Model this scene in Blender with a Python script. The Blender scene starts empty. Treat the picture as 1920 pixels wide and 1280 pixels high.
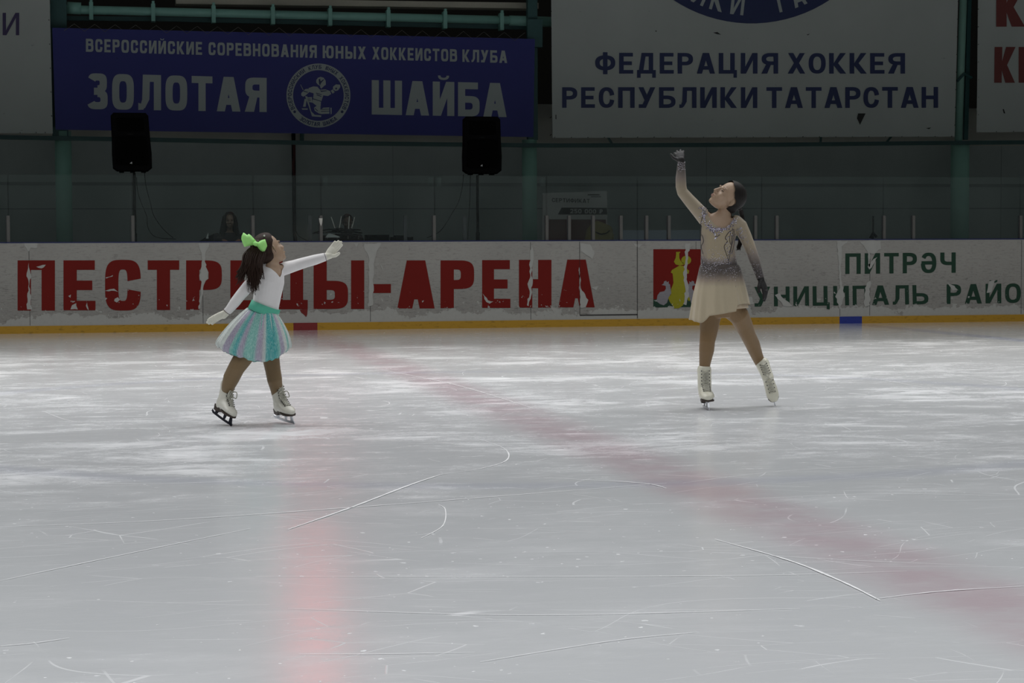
import bpy, bmesh, math, random
from mathutils import Vector, Matrix, noise as mnoise
random.seed(7)
PI = math.pi
scene = bpy.context.scene
COL = scene.collection

# ------------------------------------------------------------------ camera, world, lights, exposure
F_PX, PITCH, ROLL, YAW, DIST, CAM_H = 3800.0, 0.04625, 0.00438, 0.19932, 25.2808, 1.01708
CAM = Vector((0, -DIST, CAM_H))
FWD0 = Vector((math.sin(YAW), math.cos(YAW), 0)); RGT0 = Vector((math.cos(YAW), -math.sin(YAW), 0))
UPV = Vector((0, 0, 1))
_f = FWD0 * math.cos(PITCH) - UPV * math.sin(PITCH)
_u = FWD0 * math.sin(PITCH) + UPV * math.cos(PITCH)
_r = RGT0 * math.cos(ROLL) - _u * math.sin(ROLL)
_u2 = RGT0 * math.sin(ROLL) + _u * math.cos(ROLL)
cd = bpy.data.cameras.new('camera'); co = bpy.data.objects.new('camera', cd); COL.objects.link(co)
cd.sensor_width = 36.0; cd.lens = F_PX / 1920 * 36.0; cd.clip_end = 300
co.matrix_world = Matrix(((_r.x, _u2.x, -_f.x, CAM.x), (_r.y, _u2.y, -_f.y, CAM.y), (_r.z, _u2.z, -_f.z, CAM.z), (0, 0, 0, 1)))
scene.camera = co

w = bpy.data.worlds.new('hall'); scene.world = w; w.use_nodes = True
w.node_tree.nodes['Background'].inputs[0].default_value = (0.9, 1.0, 0.98, 1)
w.node_tree.nodes['Background'].inputs[1].default_value = 0.055

def area(name, loc, sx, sy, power, col=(1, 1, 1), spread=180, rot=(0, 0, 0)):
    l = bpy.data.lights.new(name, 'AREA'); l.shape = 'RECTANGLE'; l.size = sx; l.size_y = sy
    l.energy = power; l.color = col; l.spread = math.radians(spread)
    o = bpy.data.objects.new(name, l); COL.objects.link(o); o.location = loc; o.rotation_euler = rot
    return o
# rows of ceiling lamps over the ice (the hall's own lamps, above the frame)
area('ceiling_lamps_middle', (0, -11, 8.0), 26, 4, 760, (0.97, 0.98, 1.0), 130)
area('ceiling_lamps_front', (4, -21.5, 8.0), 26, 6, 770, (0.97, 0.98, 1.0), 130)
area('ceiling_lamps_over_boards', (5, -6.5, 7.5), 24, 2.0, 420, (1.0, 0.97, 0.92), 120)

vs = scene.view_settings
vs.view_transform = 'Standard'; vs.look = 'None'; vs.gamma = 1.0; vs.use_curve_mapping = False
vs.exposure = 0.0
scene.cycles.use_denoising = True
scene.cycles.max_bounces = 8; scene.cycles.transparent_max_bounces = 24

# ------------------------------------------------------------------ helpers
def ray(u, v):
    a = (u - 960) / F_PX; b = (640 - v) / F_PX
    return _f + _r * a + _u2 * b
def px(u, v, Y):                      # picture point -> point of the upright plane y = Y
    d = ray(u, v); return CAM + d * ((Y + DIST) / d.y)
def ground(u, v, z=0.0):
    d = ray(u, v); return CAM + d * ((z - CAM_H) / d.z)
def at_depth(u, v, dep):
    d = ray(u, v); return CAM + d * (dep / d.dot(FWD0))

def mesh_obj(name, verts, faces, mats, parent=None, midx=None, smooth=False):
    me = bpy.data.meshes.new(name); me.from_pydata([tuple(v) for v in verts], [], faces)
    for m in (mats if isinstance(mats, (list, tuple)) else [mats]): me.materials.append(m)
    if midx: me.polygons.foreach_set('material_index', midx)
    if smooth: me.polygons.foreach_set('use_smooth', [True] * len(me.polygons))
    me.update()
    o = bpy.data.objects.new(name, me); COL.objects.link(o)
    if parent: o.parent = parent; o.matrix_parent_inverse = Matrix.Translation(-parent.location)
    return o
def bm_obj(name, bm, mats, parent=None, smooth=False):
    me = bpy.data.meshes.new(name); bm.to_mesh(me); bm.free()
    for m in (mats if isinstance(mats, (list, tuple)) else [mats]): me.materials.append(m)
    if smooth: me.polygons.foreach_set('use_smooth', [True] * len(me.polygons))
    o = bpy.data.objects.new(name, me); COL.objects.link(o)
    if parent: o.parent = parent; o.matrix_parent_inverse = Matrix.Translation(-parent.location)
    return o
def tag(o, label=None, cat=None, group=None, kind=None):
    if label: o['label'] = label
    if cat: o['category'] = cat
    if group: o['group'] = group
    if kind: o['kind'] = kind
    return o
def empty(name, loc, label=None, cat=None, group=None):
    o = bpy.data.objects.new(name, None); COL.objects.link(o); o.location = loc; o.empty_display_size = .1
    return tag(o, label, cat, group)

class MB:
    """collects shapes for one mesh object"""
    def __init__(s): s.v = []; s.f = []; s.m = []
    def add(s, vs_, fs, mi=0):
        n = len(s.v); s.v += [Vector(p) for p in vs_]
        for f in fs: s.f.append([i + n for i in f]); s.m.append(mi)
    def box(s, a, b, mi=0):
        x0, y0, z0 = a; x1, y1, z1 = b
        s.add([(x0,y0,z0),(x1,y0,z0),(x1,y1,z0),(x0,y1,z0),(x0,y0,z1),(x1,y0,z1),(x1,y1,z1),(x0,y1,z1)],
              [(0,3,2,1),(4,5,6,7),(0,1,5,4),(1,2,6,5),(2,3,7,6),(3,0,4,7)], mi)
    def prism(s, pts, depth, mi=0):      # pts: loop facing -y ; depth: thickness away from camera
        n = len(pts); back = [Vector(p) + Vector((0, depth, 0)) for p in pts]
        s.add(list(pts) + back, [tuple(range(n)), tuple(range(2*n-1, n-1, -1))] +
              [(i, (i+1) % n, n+(i+1) % n, n+i)[::-1] for i in range(n)], mi)
    def poly(s, pts, mi=0): s.add(pts, [tuple(range(len(pts)))], mi)
    def tube(s, pts, r, n=8, mi=0, cap=True):
        pts = [Vector(p) for p in pts]; rr = r if isinstance(r, (list, tuple)) else [r] * len(pts)
        vs_ = []; fs = []; a = None
        for i, p in enumerate(pts):
            t = (pts[min(i+1, len(pts)-1)] - pts[max(i-1, 0)]).normalized()
            if a is None: a = t.orthogonal().normalized()
            a = (a - t * a.dot(t)).normalized(); b = t.cross(a)
            for k in range(n):
                q = 2 * PI * k / n; vs_.append(p + (a * math.cos(q) + b * math.sin(q)) * rr[i])
        for i in range(len(pts)-1):
            for k in range(n):
                fs.append((i*n+k, i*n+(k+1) % n, (i+1)*n+(k+1) % n, (i+1)*n+k))
        if cap:
            fs.append(tuple(range(n))[::-1]); fs.append(tuple((len(pts)-1)*n+k for k in range(n)))
        s.add(vs_, fs, mi)
    def loft(s, rows, side, n=22, mi=0, cap=True, grow=0.0):   # rows: (point, half width along side, half depth)
        rows = [(Vector(p), a + grow, b + grow) for p, a, b in rows]; side = Vector(side)
        P = [r[0] for r in rows]; N = len(rows); R = []
        T = [(P[min(i+1, N-1)] - P[max(i-1, 0)]).normalized() for i in range(N)]
        if cap:
            for k in (0.25, 0.62, 0.9):
                c = math.sqrt(1 - (1-k)**2); m = min(rows[0][1], rows[0][2])
                R.append((P[0] - T[0] * m * (1-k), rows[0][1]*c, rows[0][2]*c, T[0]))
        R += [(rows[i][0], rows[i][1], rows[i][2], T[i]) for i in range(N)]
        if cap:
            for k in (0.9, 0.62, 0.25):
                c = math.sqrt(1 - (1-k)**2); m = min(rows[-1][1], rows[-1][2])
                R.append((P[-1] + T[-1] * m * (1-k), rows[-1][1]*c, rows[-1][2]*c, T[-1]))
        vs_ = []; fs = []
        for p, ra, rb, t in R:
            a = (side - t * side.dot(t)).normalized(); b = t.cross(a)
            for k in range(n):
                q = 2*PI*k/n; vs_.append(p + a * (ra*math.cos(q)) + b * (rb*math.sin(q)))
        for i in range(len(R)-1):
            for k in range(n): fs.append((i*n+k, i*n+(k+1) % n, (i+1)*n+(k+1) % n, (i+1)*n+k))
        fs.append(tuple(range(n))[::-1]); fs.append(tuple((len(R)-1)*n+k for k in range(n)))
        s.add(vs_, fs, mi)
    def ell(s, c, A, B, Cc, nu=18, nv=11, mi=0):            # ellipsoid with axis vectors
        c, A, B, Cc = Vector(c), Vector(A), Vector(B), Vector(Cc)
        vs_ = [c + Cc]; fs = []
        for j in range(1, nv):
            t = PI*j/nv
            for i in range(nu):
                q = 2*PI*i/nu; vs_.append(c + A*(math.sin(t)*math.cos(q)) + B*(math.sin(t)*math.sin(q)) + Cc*math.cos(t))
        vs_.append(c - Cc); L = len(vs_)-1
        for i in range(nu):
            fs.append((0, 1+i, 1+(i+1) % nu)); fs.append((L, L-nu+(i+1) % nu, L-nu+i))
            for j in range(nv-2):
                fs.append((1+j*nu+i, 1+(j+1)*nu+i, 1+(j+1)*nu+(i+1) % nu, 1+j*nu+(i+1) % nu))
        s.add(vs_, fs, mi)
    def build(s, name, mats, parent=None, smooth=False):
        return mesh_obj(name, s.v, s.f, mats, parent, s.m, smooth)
    def fused(s, name, mats, parent=None, voxel=.004, it=6, cut=None, planes=(), shell=0, fac=.5):
        """one continuous surface out of the overlapping volumes"""
        bm = bmesh.new()
        me = bpy.data.meshes.new('tmp'); me.from_pydata([tuple(v) for v in s.v], [], s.f); bm.from_mesh(me)
        bmesh.ops.recalc_face_normals(bm, faces=bm.faces); bm.to_mesh(me); bm.free()
        o = bpy.data.objects.new('tmp', me); COL.objects.link(o)
        m = o.modifiers.new('r', 'REMESH'); m.mode = 'VOXEL'; m.voxel_size = voxel
        m = o.modifiers.new('s', 'SMOOTH'); m.factor = fac; m.iterations = it
        dg = bpy.context.evaluated_depsgraph_get()
        res = bpy.data.meshes.new_from_object(o.evaluated_get(dg))
        bpy.data.objects.remove(o); bpy.data.meshes.remove(me)
        bm = bmesh.new(); bm.from_mesh(res); bpy.data.meshes.remove(res)
        for pc, pn in planes:        # keep the side the normal points away from
            bmesh.ops.bisect_plane(bm, geom=bm.verts[:] + bm.edges[:] + bm.faces[:], plane_co=pc, plane_no=pn, clear_outer=True)
        if cut:
            bmesh.ops.delete(bm, geom=[f for f in bm.faces if cut(f.calc_center_median())], context='FACES')
        if cut or planes:        # clean hems: relax the open edges
            bv_ = [v for v in bm.verts if v.is_boundary]
            for _ in range(14):
                new = []
                for v in bv_:
                    nb = [e.other_vert(v) for e in v.link_edges if e.is_boundary]
                    new.append((v.co + sum((n.co for n in nb), Vector()) * .5 * 1.0) / 2 if len(nb) == 2 else v.co.copy())
                for v, c in zip(bv_, new): v.co = c
        ob = bm_obj(name, bm, mats, parent, True)
        if shell:
            md = ob.modifiers.new('thick', 'SOLIDIFY'); md.thickness = shell; md.offset = -1
        return ob

def spline(pts, n):                     # Catmull-Rom through tuples/vectors
    pts = [Vector(p) for p in pts]; out = []
    for i in range(len(pts)-1):
        p0 = pts[max(i-1, 0)]; p1 = pts[i]; p2 = pts[i+1]; p3 = pts[min(i+2, len(pts)-1)]
        for k in range(n):
            t = k/n
            out.append(.5*((2*p1) + (p2-p0)*t + (2*p0-5*p1+4*p2-p3)*t*t + (3*p1-p0-3*p2+p3)*t**3))
    out.append(pts[-1]); return out

# ------------------------------------------------------------------ materials
class NT:
    def __init__(s, name):
        s.m = bpy.data.materials.new(name); s.m.use_nodes = True; s.t = s.m.node_tree
        s.b = s.t.nodes['Principled BSDF']; s.out = s.t.nodes['Material Output']
    def n(s, typ, **kw):
        nd = s.t.nodes.new(typ)
        for k, v in kw.items(): setattr(nd, k, v)
        return nd
    def l(s, a, b): s.t.links.new(a, b)
    def set(s, sock, v):
        if isinstance(v, bpy.types.NodeSocket): s.l(v, sock)
        elif isinstance(v, (tuple, list)) and len(v) == 3 and sock.type == 'RGBA': sock.default_value = (*v, 1)
        else: sock.default_value = v
    def math(s, op, a, b=0.0, c=None, clamp=False):
        nd = s.n('ShaderNodeMath', operation=op); nd.use_clamp = clamp
        s.set(nd.inputs[0], a); s.set(nd.inputs[1], b)
        if c is not None: s.set(nd.inputs[2], c)
        return nd.outputs[0]
    def pos(s):
        return s.n('ShaderNodeNewGeometry').outputs['Position']
    def objpos(s): return s.n('ShaderNodeTexCoord').outputs['Object']
    def mapped(s, vec, scale=(1, 1, 1), rot=(0, 0, 0), loc=(0, 0, 0)):
        nd = s.n('ShaderNodeMapping'); s.l(vec, nd.inputs[0]); nd.inputs['Scale'].default_value = scale
        nd.inputs['Rotation'].default_value = rot; nd.inputs['Location'].default_value = loc
        return nd.outputs[0]
    def noise(s, vec, scale, detail=4, rough=.55, dist=0.0):
        nd = s.n('ShaderNodeTexNoise'); s.l(vec, nd.inputs['Vector']); nd.inputs['Scale'].default_value = scale
        nd.inputs['Detail'].default_value = detail; nd.inputs['Roughness'].default_value = rough; nd.inputs['Distortion'].default_value = dist
        return nd.outputs[0]
    def ramp(s, x, a, b, lo=0.0, hi=1.0):
        nd = s.n('ShaderNodeMapRange'); nd.interpolation_type = 'SMOOTHSTEP'
        s.set(nd.inputs[0], x); s.set(nd.inputs[1], a); s.set(nd.inputs[2], b); s.set(nd.inputs[3], lo); s.set(nd.inputs[4], hi)
        return nd.outputs[0]
    def mix(s, fac, a, b):
        nd = s.n('ShaderNodeMix', data_type='RGBA'); s.set(nd.inputs[0], fac); s.set(nd.inputs[6], a); s.set(nd.inputs[7], b)
        return nd.outputs[2]
    def sep(s, vec):
        nd = s.n('ShaderNodeSeparateXYZ'); s.l(vec, nd.inputs[0]); return nd.outputs
    def bump(s, h, strength=.3, dist=.01):
        nd = s.n('ShaderNodeBump'); nd.inputs['Strength'].default_value = strength; nd.inputs['Distance'].default_value = dist
        s.l(h, nd.inputs['Height']); s.l(nd.outputs[0], s.b.inputs['Normal'])
    def base(s, c): s.set(s.b.inputs['Base Color'], c)
    def rough(s, r): s.set(s.b.inputs['Roughness'], r)

def simple(name, col, rough=.6, metal=0.0, var=.12, vs_=30.0, bump=0.0, sheen=0.0, spec=.5):
    t = NT(name); p = t.objpos()
    nz = t.noise(p, vs_, 4)
    d = tuple(c * (1 - var) for c in col); l = tuple(min(1, c * (1 + var)) for c in col)
    t.base(t.mix(nz, d, l)); t.rough(rough); t.b.inputs['Metallic'].default_value = metal
    t.b.inputs['Specular IOR Level'].default_value = spec
    if sheen: t.b.inputs['Sheen Weight'].default_value = sheen
    if bump: t.bump(t.noise(p, vs_ * 3, 3), bump, .004)
    return t.m

def peel_mask(t):
    """where the printed film has come off the boards: low down, in flecks"""
    p = t.pos(); x, y, z = t.sep(p)
    lo = t.noise(t.mapped(p, (1.0, 1, 1.6)), 2.2, 5, .6); hi = t.noise(p, 14, 5, .65); fl = t.noise(t.mapped(p, (1, 1, 1.0), loc=(3.1, 0, 1.7)), 16, 3, .6, .4)
    e = t.math('ADD', t.math('MULTIPLY', t.math('SUBTRACT', lo, .5), .42), t.math('MULTIPLY', t.math('SUBTRACT', hi, .5), .20))
    a = t.ramp(t.math('ADD', z, e), .205, .211, 1, 0)
    thr = t.ramp(z, .15, .80, .635, .76)
    b = t.math('GREATER_THAN', fl, thr)
    return t.math('MAXIMUM', a, b)
BARE = (.43, .435, .42)
def film(name, col, dirt=.8):
    t = NT(name); p = t.pos()
    st = t.noise(t.mapped(p, (3.0, 1, 22)), 3, 6, .7); gr = t.noise(t.mapped(p, (1, 1, 1.5)), 9, 6, .7)
    bl = t.noise(p, 1.3, 3)
    zz = t.ramp(t.sep(p)[2], .2, 1.0, 1.15, .55); sm = t.noise(t.mapped(p, (1, 1, 2.2)), 26, 4, .75)
    d = t.math('MULTIPLY', t.ramp(st, .50, .70), dirt)
    d = t.math('ADD', d, t.math('MULTIPLY', t.ramp(sm, .52, .68), dirt * .55))
    d = t.math('ADD', d, t.math('MULTIPLY', t.ramp(gr, .56, .70), dirt * .75), clamp=True)
    d = t.math('MULTIPLY', d, zz, clamp=True)
    c = t.mix(d, col, tuple(v * .38 for v in col))
    c = t.mix(t.ramp(bl, .35, .7, 0, .28), c, tuple(v * .72 for v in col))
    c = t.mix(t.ramp(t.sep(p)[2], .25, .9, .30 * min(1, dirt * 1.3), 0), c, tuple(v * .5 for v in col))
    pm = peel_mask(t)
    bare = t.mix(t.ramp(t.noise(p, 25, 4), .4, .8, 0, .4), BARE, (.34, .34, .33))
    t.base(t.mix(pm, c, bare)); t.rough(.7); t.b.inputs['Specular IOR Level'].default_value = .25
    return t.m

def ice_material():
    t = NT('skated ice'); p = t.pos(); x, y, z = t.sep(p)
    # skated snow: streaks mostly along the rink, patches, and crumbs; little of it next to the boards and where it was just flooded
    s1 = t.noise(t.mapped(p, (.7, .95, 1), (0, 0, .05)), .9, 6, .62, .6)
    s2 = t.noise(t.mapped(p, (1.1, 1.9, 1), (0, 0, -.15), (4, 7, 0)), 1.5, 8, .72, .5)
    s3 = t.noise(t.mapped(p, (1.6, 4.2, 1), (0, 0, .2), (9, 2, 0)), 1.7, 8, .74, .3)
    zone = t.ramp(y, -5.4, -3.6, 1, .12)
    zone = t.math('MULTIPLY', zone, t.ramp(y, -18.3, -15.0, .36, 1))
    patch = t.math('MULTIPLY', t.ramp(s1, .36, .68), t.ramp(s2, .34, .72))
    fine = t.noise(p, 22, 6, .8); streak = t.math('ADD', t.ramp(s3, .50, .74), t.math('MULTIPLY', t.ramp(fine, .45, .75), .35))
    snow = t.math('ADD', t.math('MULTIPLY', patch, .52), t.math('MULTIPLY', streak, .30), clamp=True)
    # skate cuts: warped cell edges
    cuts = None
    for (sc, ro, lo, thr, st) in ((1.15, .35, (0, 0, 0), .0075, (1, 1.5, 1)), (.75, -.5, (5, 3, 0), .0045, (1, 2.6, 1)), (2.1, .1, (1, 8, 0), .012, (.6, 2.4, 1))):
        wn = t.n('ShaderNodeTexNoise'); t.l(t.mapped(p, loc=lo), wn.inputs['Vector']); wn.inputs['Scale'].default_value = .55; wn.inputs['Detail'].default_value = 1
        add = t.n('ShaderNodeVectorMath', operation='MULTIPLY_ADD'); t.l(wn.outputs['Color'], add.inputs[0]); add.inputs[1].default_value = (1.6, 1.6, 0); t.l(p, add.inputs[2])
        vo = t.n('ShaderNodeTexVoronoi', feature='DISTANCE_TO_EDGE'); t.l(t.mapped(add.outputs[0], st, (0, 0, ro), lo), vo.inputs['Vector']); vo.inputs['Scale'].default_value = sc
        c = t.ramp(vo.outputs['Distance'], thr * .15, thr * .5, 1, 0)
        brk = t.ramp(t.noise(t.mapped(p, loc=lo), 1.7, 3), .45, .60)
        c = t.math('MULTIPLY', c, brk)
        cuts = c if cuts is None else t.math('MAXIMUM', cuts, c)
    crumbs = t.math('MULTIPLY', t.ramp(t.noise(t.mapped(p, (1, 1, 1)), 26, 2, .5), .70, .74), t.ramp(s1, .42, .6))
    snow = t.math('MULTIPLY', snow, zone)
    snow = t.math('MAXIMUM', snow, t.math('MULTIPLY', cuts, .34))
    snow = t.math('MAXIMUM', snow, t.math('MULTIPLY', crumbs, .9))
    ice = t.mix(t.noise(t.mapped(p, (.5, 1.2, 1)), .8, 4), (.60, .615, .625), (.68, .69, .70))
    # painted lines seen through the ice
    wob = t.math('MULTIPLY', t.math('SUBTRACT', t.noise(p, 1.6, 4), .5), .10)
    dx = t.math('ABSOLUTE', t.math('ADD', t.math('SUBTRACT', x, RED_X), wob))
    red = t.math('MULTIPLY', t.ramp(dx, .04, .36, 1, 0), t.ramp(t.noise(p, 2.2, 5, .6), .30, .60, .45, 1))
    ice = t.mix(t.math('MULTIPLY', red, .52), ice, (.52, .33, .38))
    dxb = t.math('ABSOLUTE', t.math('ADD', t.math('SUBTRACT', x, BLUE_X), wob))
    ice = t.mix(t.math('MULTIPLY', t.ramp(dxb, .06, .22, 1, 0), .35), ice, (.18, .24, .5))
    # circle arc at the left
    vx = t.math('SUBTRACT', x, RED_X); vy = t.math('SUBTRACT', y, -12.9)
    rad = t.math('SQRT', t.math('ADD', t.math('MULTIPLY', vx, vx), t.math('MULTIPLY', vy, vy)))
    dr = t.math('ABSOLUTE', t.math('ADD', t.math('SUBTRACT', rad, 4.0), wob))
    ice = t.mix(t.math('MULTIPLY', t.ramp(dr, .02, .20, 1, 0), .13), ice, (.20, .24, .46))
    t.base(t.mix(snow, ice, (.92, .92, .93)))
    t.rough(t.ramp(snow, 0, .7, t.ramp(y, -6.0, -3.8, .20, .10), .70))
    t.b.inputs['IOR'].default_value = 1.31
    t.b.inputs['Specular IOR Level'].default_value = .5
    t.bump(t.math('ADD', t.math('MULTIPLY', snow, .6), t.math('MULTIPLY', s3, .4)), .18, .01)
    return t.m

RED_X = px(572, 612, 0).x; BLUE_X = px(1594, 603, 0).x
M = {}
M['ice'] = ice_material()
M['film'] = film('scuffed white board film', (.385, .378, .36))
M['red_film'] = film('red film lettering', (.18, .008, .005), .10)
M['green_film'] = film('dark green film lettering', (.018, .055, .035), .15)
M['yellow_film'] = film('yellow film', (.33, .31, .02), .2)
M['silver_film'] = film('silver grey film', (.30, .29, .32), .4)
M['bare'] = simple('bare board', BARE, .5, 0, .10, 12)
M['seam'] = simple('dark gap', (.02, .02, .022), .8)
def kick(name, col):
    t = NT(name); p = t.pos()
    d = t.ramp(t.noise(t.mapped(p, (1, 1, 3)), 11, 5, .7), .52, .74, 0, .75)
    t.base(t.mix(d, col, tuple(c * .35 for c in col))); t.rough(.5); return t.m
M['yellow'] = kick('scuffed yellow plastic', (.48, .27, .022)); M['kred'] = kick('scuffed red plastic', (.22, .02, .022)); M['kblue'] = kick('scuffed blue plastic', (.02, .04, .28))
M['cap'] = simple('blue cap rail', (.015, .022, .10), .4)
M['alu'] = simple('dull aluminium post', (.115, .115, .11), .55, .0, .15, 20)
M['alu_dark'] = simple('dark painted post', (.05, .055, .06), .6)
def glass():
    t = NT('scratched plexiglass'); t.t.nodes.remove(t.b)
    tr = t.n('ShaderNodeBsdfTransparent'); tr.inputs[0].default_value = (.93, .96, .95, 1)
    gl = t.n('ShaderNodeBsdfGlossy'); gl.inputs['Roughness'].default_value = .06; gl.inputs[0].default_value = (.8, .85, .85, 1)
    df = t.n('ShaderNodeBsdfDiffuse'); df.inputs[0].default_value = (.62, .72, .72, 1)
    fr = t.n('ShaderNodeFresnel'); fr.inputs[0].default_value = 1.35
    m1 = t.n('ShaderNodeMixShader'); t.l(fr.outputs[0], m1.inputs[0]); t.l(tr.outputs[0], m1.inputs[1]); t.l(gl.outputs[0], m1.inputs[2])
    nz = t.noise(t.mapped(t.pos(), (1, 1, .5)), 1.6, 4)
    m2 = t.n('ShaderNodeMixShader'); t.l(t.ramp(nz, .2, .8, .012, .030), m2.inputs[0]); t.l(m1.outputs[0], m2.inputs[1]); t.l(df.outputs[0], m2.inputs[2])
    t.l(m2.outputs[0], t.out.inputs[0]); return t.m
M['glass'] = glass()
M['wall'] = simple('grey wall panel', (.45, .50, .485), .7, 0, .10, 2.5)
M['wall_brown'] = simple('grey brown wall band', (.50, .49, .44), .7, 0, .12, 2)
M['groove'] = simple('dark groove', (.28, .31, .30), .8)
M['void'] = simple('dark hall end', (.06, .052, .045), .9)
M['rubber'] = simple('black rubber floor', (.03, .03, .032), .8)
M['teal'] = simple('sea green painted steel', (.22, .45, .39), .5, 0, .1, 8)
M['teal_col'] = simple('pale green painted pipe', (.27, .50, .42), .5, 0, .1, 6)
M['teal_dark'] = simple('dark teal painted steel', (.03, .095, .095), .5)
M['beam'] = simple('dark green painted beam', (.03, .085, .085), .5)
M['cream'] = simple('cream tray', (.42, .40, .33), .6)
M['cord'] = simple('pale cord', (.12, .12, .11), .8)
M['tie'] = simple('dark tie', (.02, .02, .02), .8)
def cloth(name, col):
    t = NT(name); p = t.pos()
    nz = t.noise(p, 1.4, 4); fine = t.noise(p, 60, 2); sp = t.noise(t.mapped(p, (1, 1, 2.2), loc=(2, 0, 5)), 7, 3, .6)
    c = t.mix(nz, tuple(v * .9 for v in col), tuple(v * 1.08 for v in col)); c = t.mix(t.math('MULTIPLY', fine, .1), c, tuple(v * .8 for v in col))
    t.base(t.mix(t.ramp(sp, .73, .76, 0, .55), c, tuple(v * .45 for v in col))); t.rough(.55); t.bump(nz, .15, .02); return t.m
M['ban_white'] = cloth('white vinyl banner', (.43, .46, .44)); M['ban_blue'] = cloth('blue vinyl banner', (.020, .025, .19))
M['ban_text'] = cloth('off white print', (.36, .40, .40)); M['ban_navy'] = cloth('navy print', (.018, .030, .105)); M['ban_maroon'] = cloth('maroon print', (.17, .035, .03))
M['ban_violet'] = cloth('dark violet print', (.05, .035, .11))
M['black_plastic'] = simple('black plastic', (.0025, .0025, .003), .8, 0, .2, 60, .0, 0, .08)
M['grille'] = simple('black steel grille', (.0015, .0015, .0015), .85, 0, .4, 300, .2, 0, .05)
M['badge'] = simple('silver badge', (.7, .7, .7), .3, .3)
M['steel_black'] = simple('black steel tube', (.004, .004, .004), .6, 0, .1, 30, 0, 0, .15)
M['wire'] = simple('black cable', (.003, .003, .003), .7, 0, .1, 30, 0, 0, .1)
M['red_wire'] = simple('dark red cable', (.07, .008, .01), .6)
M['paper'] = simple('white paper', (.55, .60, .60), .7)
M['white_plastic'] = simple('white plastic', (.62, .62, .58), .5)
M['cert'] = simple('printed cardboard', (.42, .43, .42), .6); M['cert_dark'] = simple('black print', (.012, .014, .012), .6); M['cert_red'] = simple('maroon print on card', (.10, .035, .03), .6)
M['cert_txt'] = simple('white print on card', (.45, .45, .44), .6)
M['khaki'] = simple('dull yellow fabric', (.17, .15, .05), .8); M['bench'] = simple('pale blue grey bench', (.42, .49, .58), .6)

# ------------------------------------------------------------------ lettering (own glyph shapes, unit box)
def arcstrip(cx, cy, a, b, sx, sy, t0, t1, p=2.6, n=22):
    def pt(A, B, t):
        c, s = math.cos(t), math.sin(t)
        return (cx + A*math.copysign(abs(c)**(2/p), c), cy + B*math.copysign(abs(s)**(2/p), s))
    out = []
    for i in range(n):
        u, v = math.radians(t0 + (t1-t0)*i/n), math.radians(t0 + (t1-t0)*(i+1)/n)
        out.append([pt(a, b, u), pt(a, b, v), pt(a-sx, b-sy, v), pt(a-sx, b-sy, u)])
    return out
def R(x0, y0, x1, y1): return [[(x0, y0), (x1, y0), (x1, y1), (x0, y1)]]
def bowl(x0, x1, y0, y1, sx, sy, p=2.6):          # D-shape on the right of x0
    m = x0 + (x1-x0)*.45; h = (y1-y0)/2
    return R(x0, y0, m, y0+sy) + R(x0, y1-sy, m, y1) + arcstrip(m, y0+h, x1-m, h, sx, sy, -90, 90, p)
def mirror(polys): return [[(1-x, y) for x, y in q][::-1] for q in polys]
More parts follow.
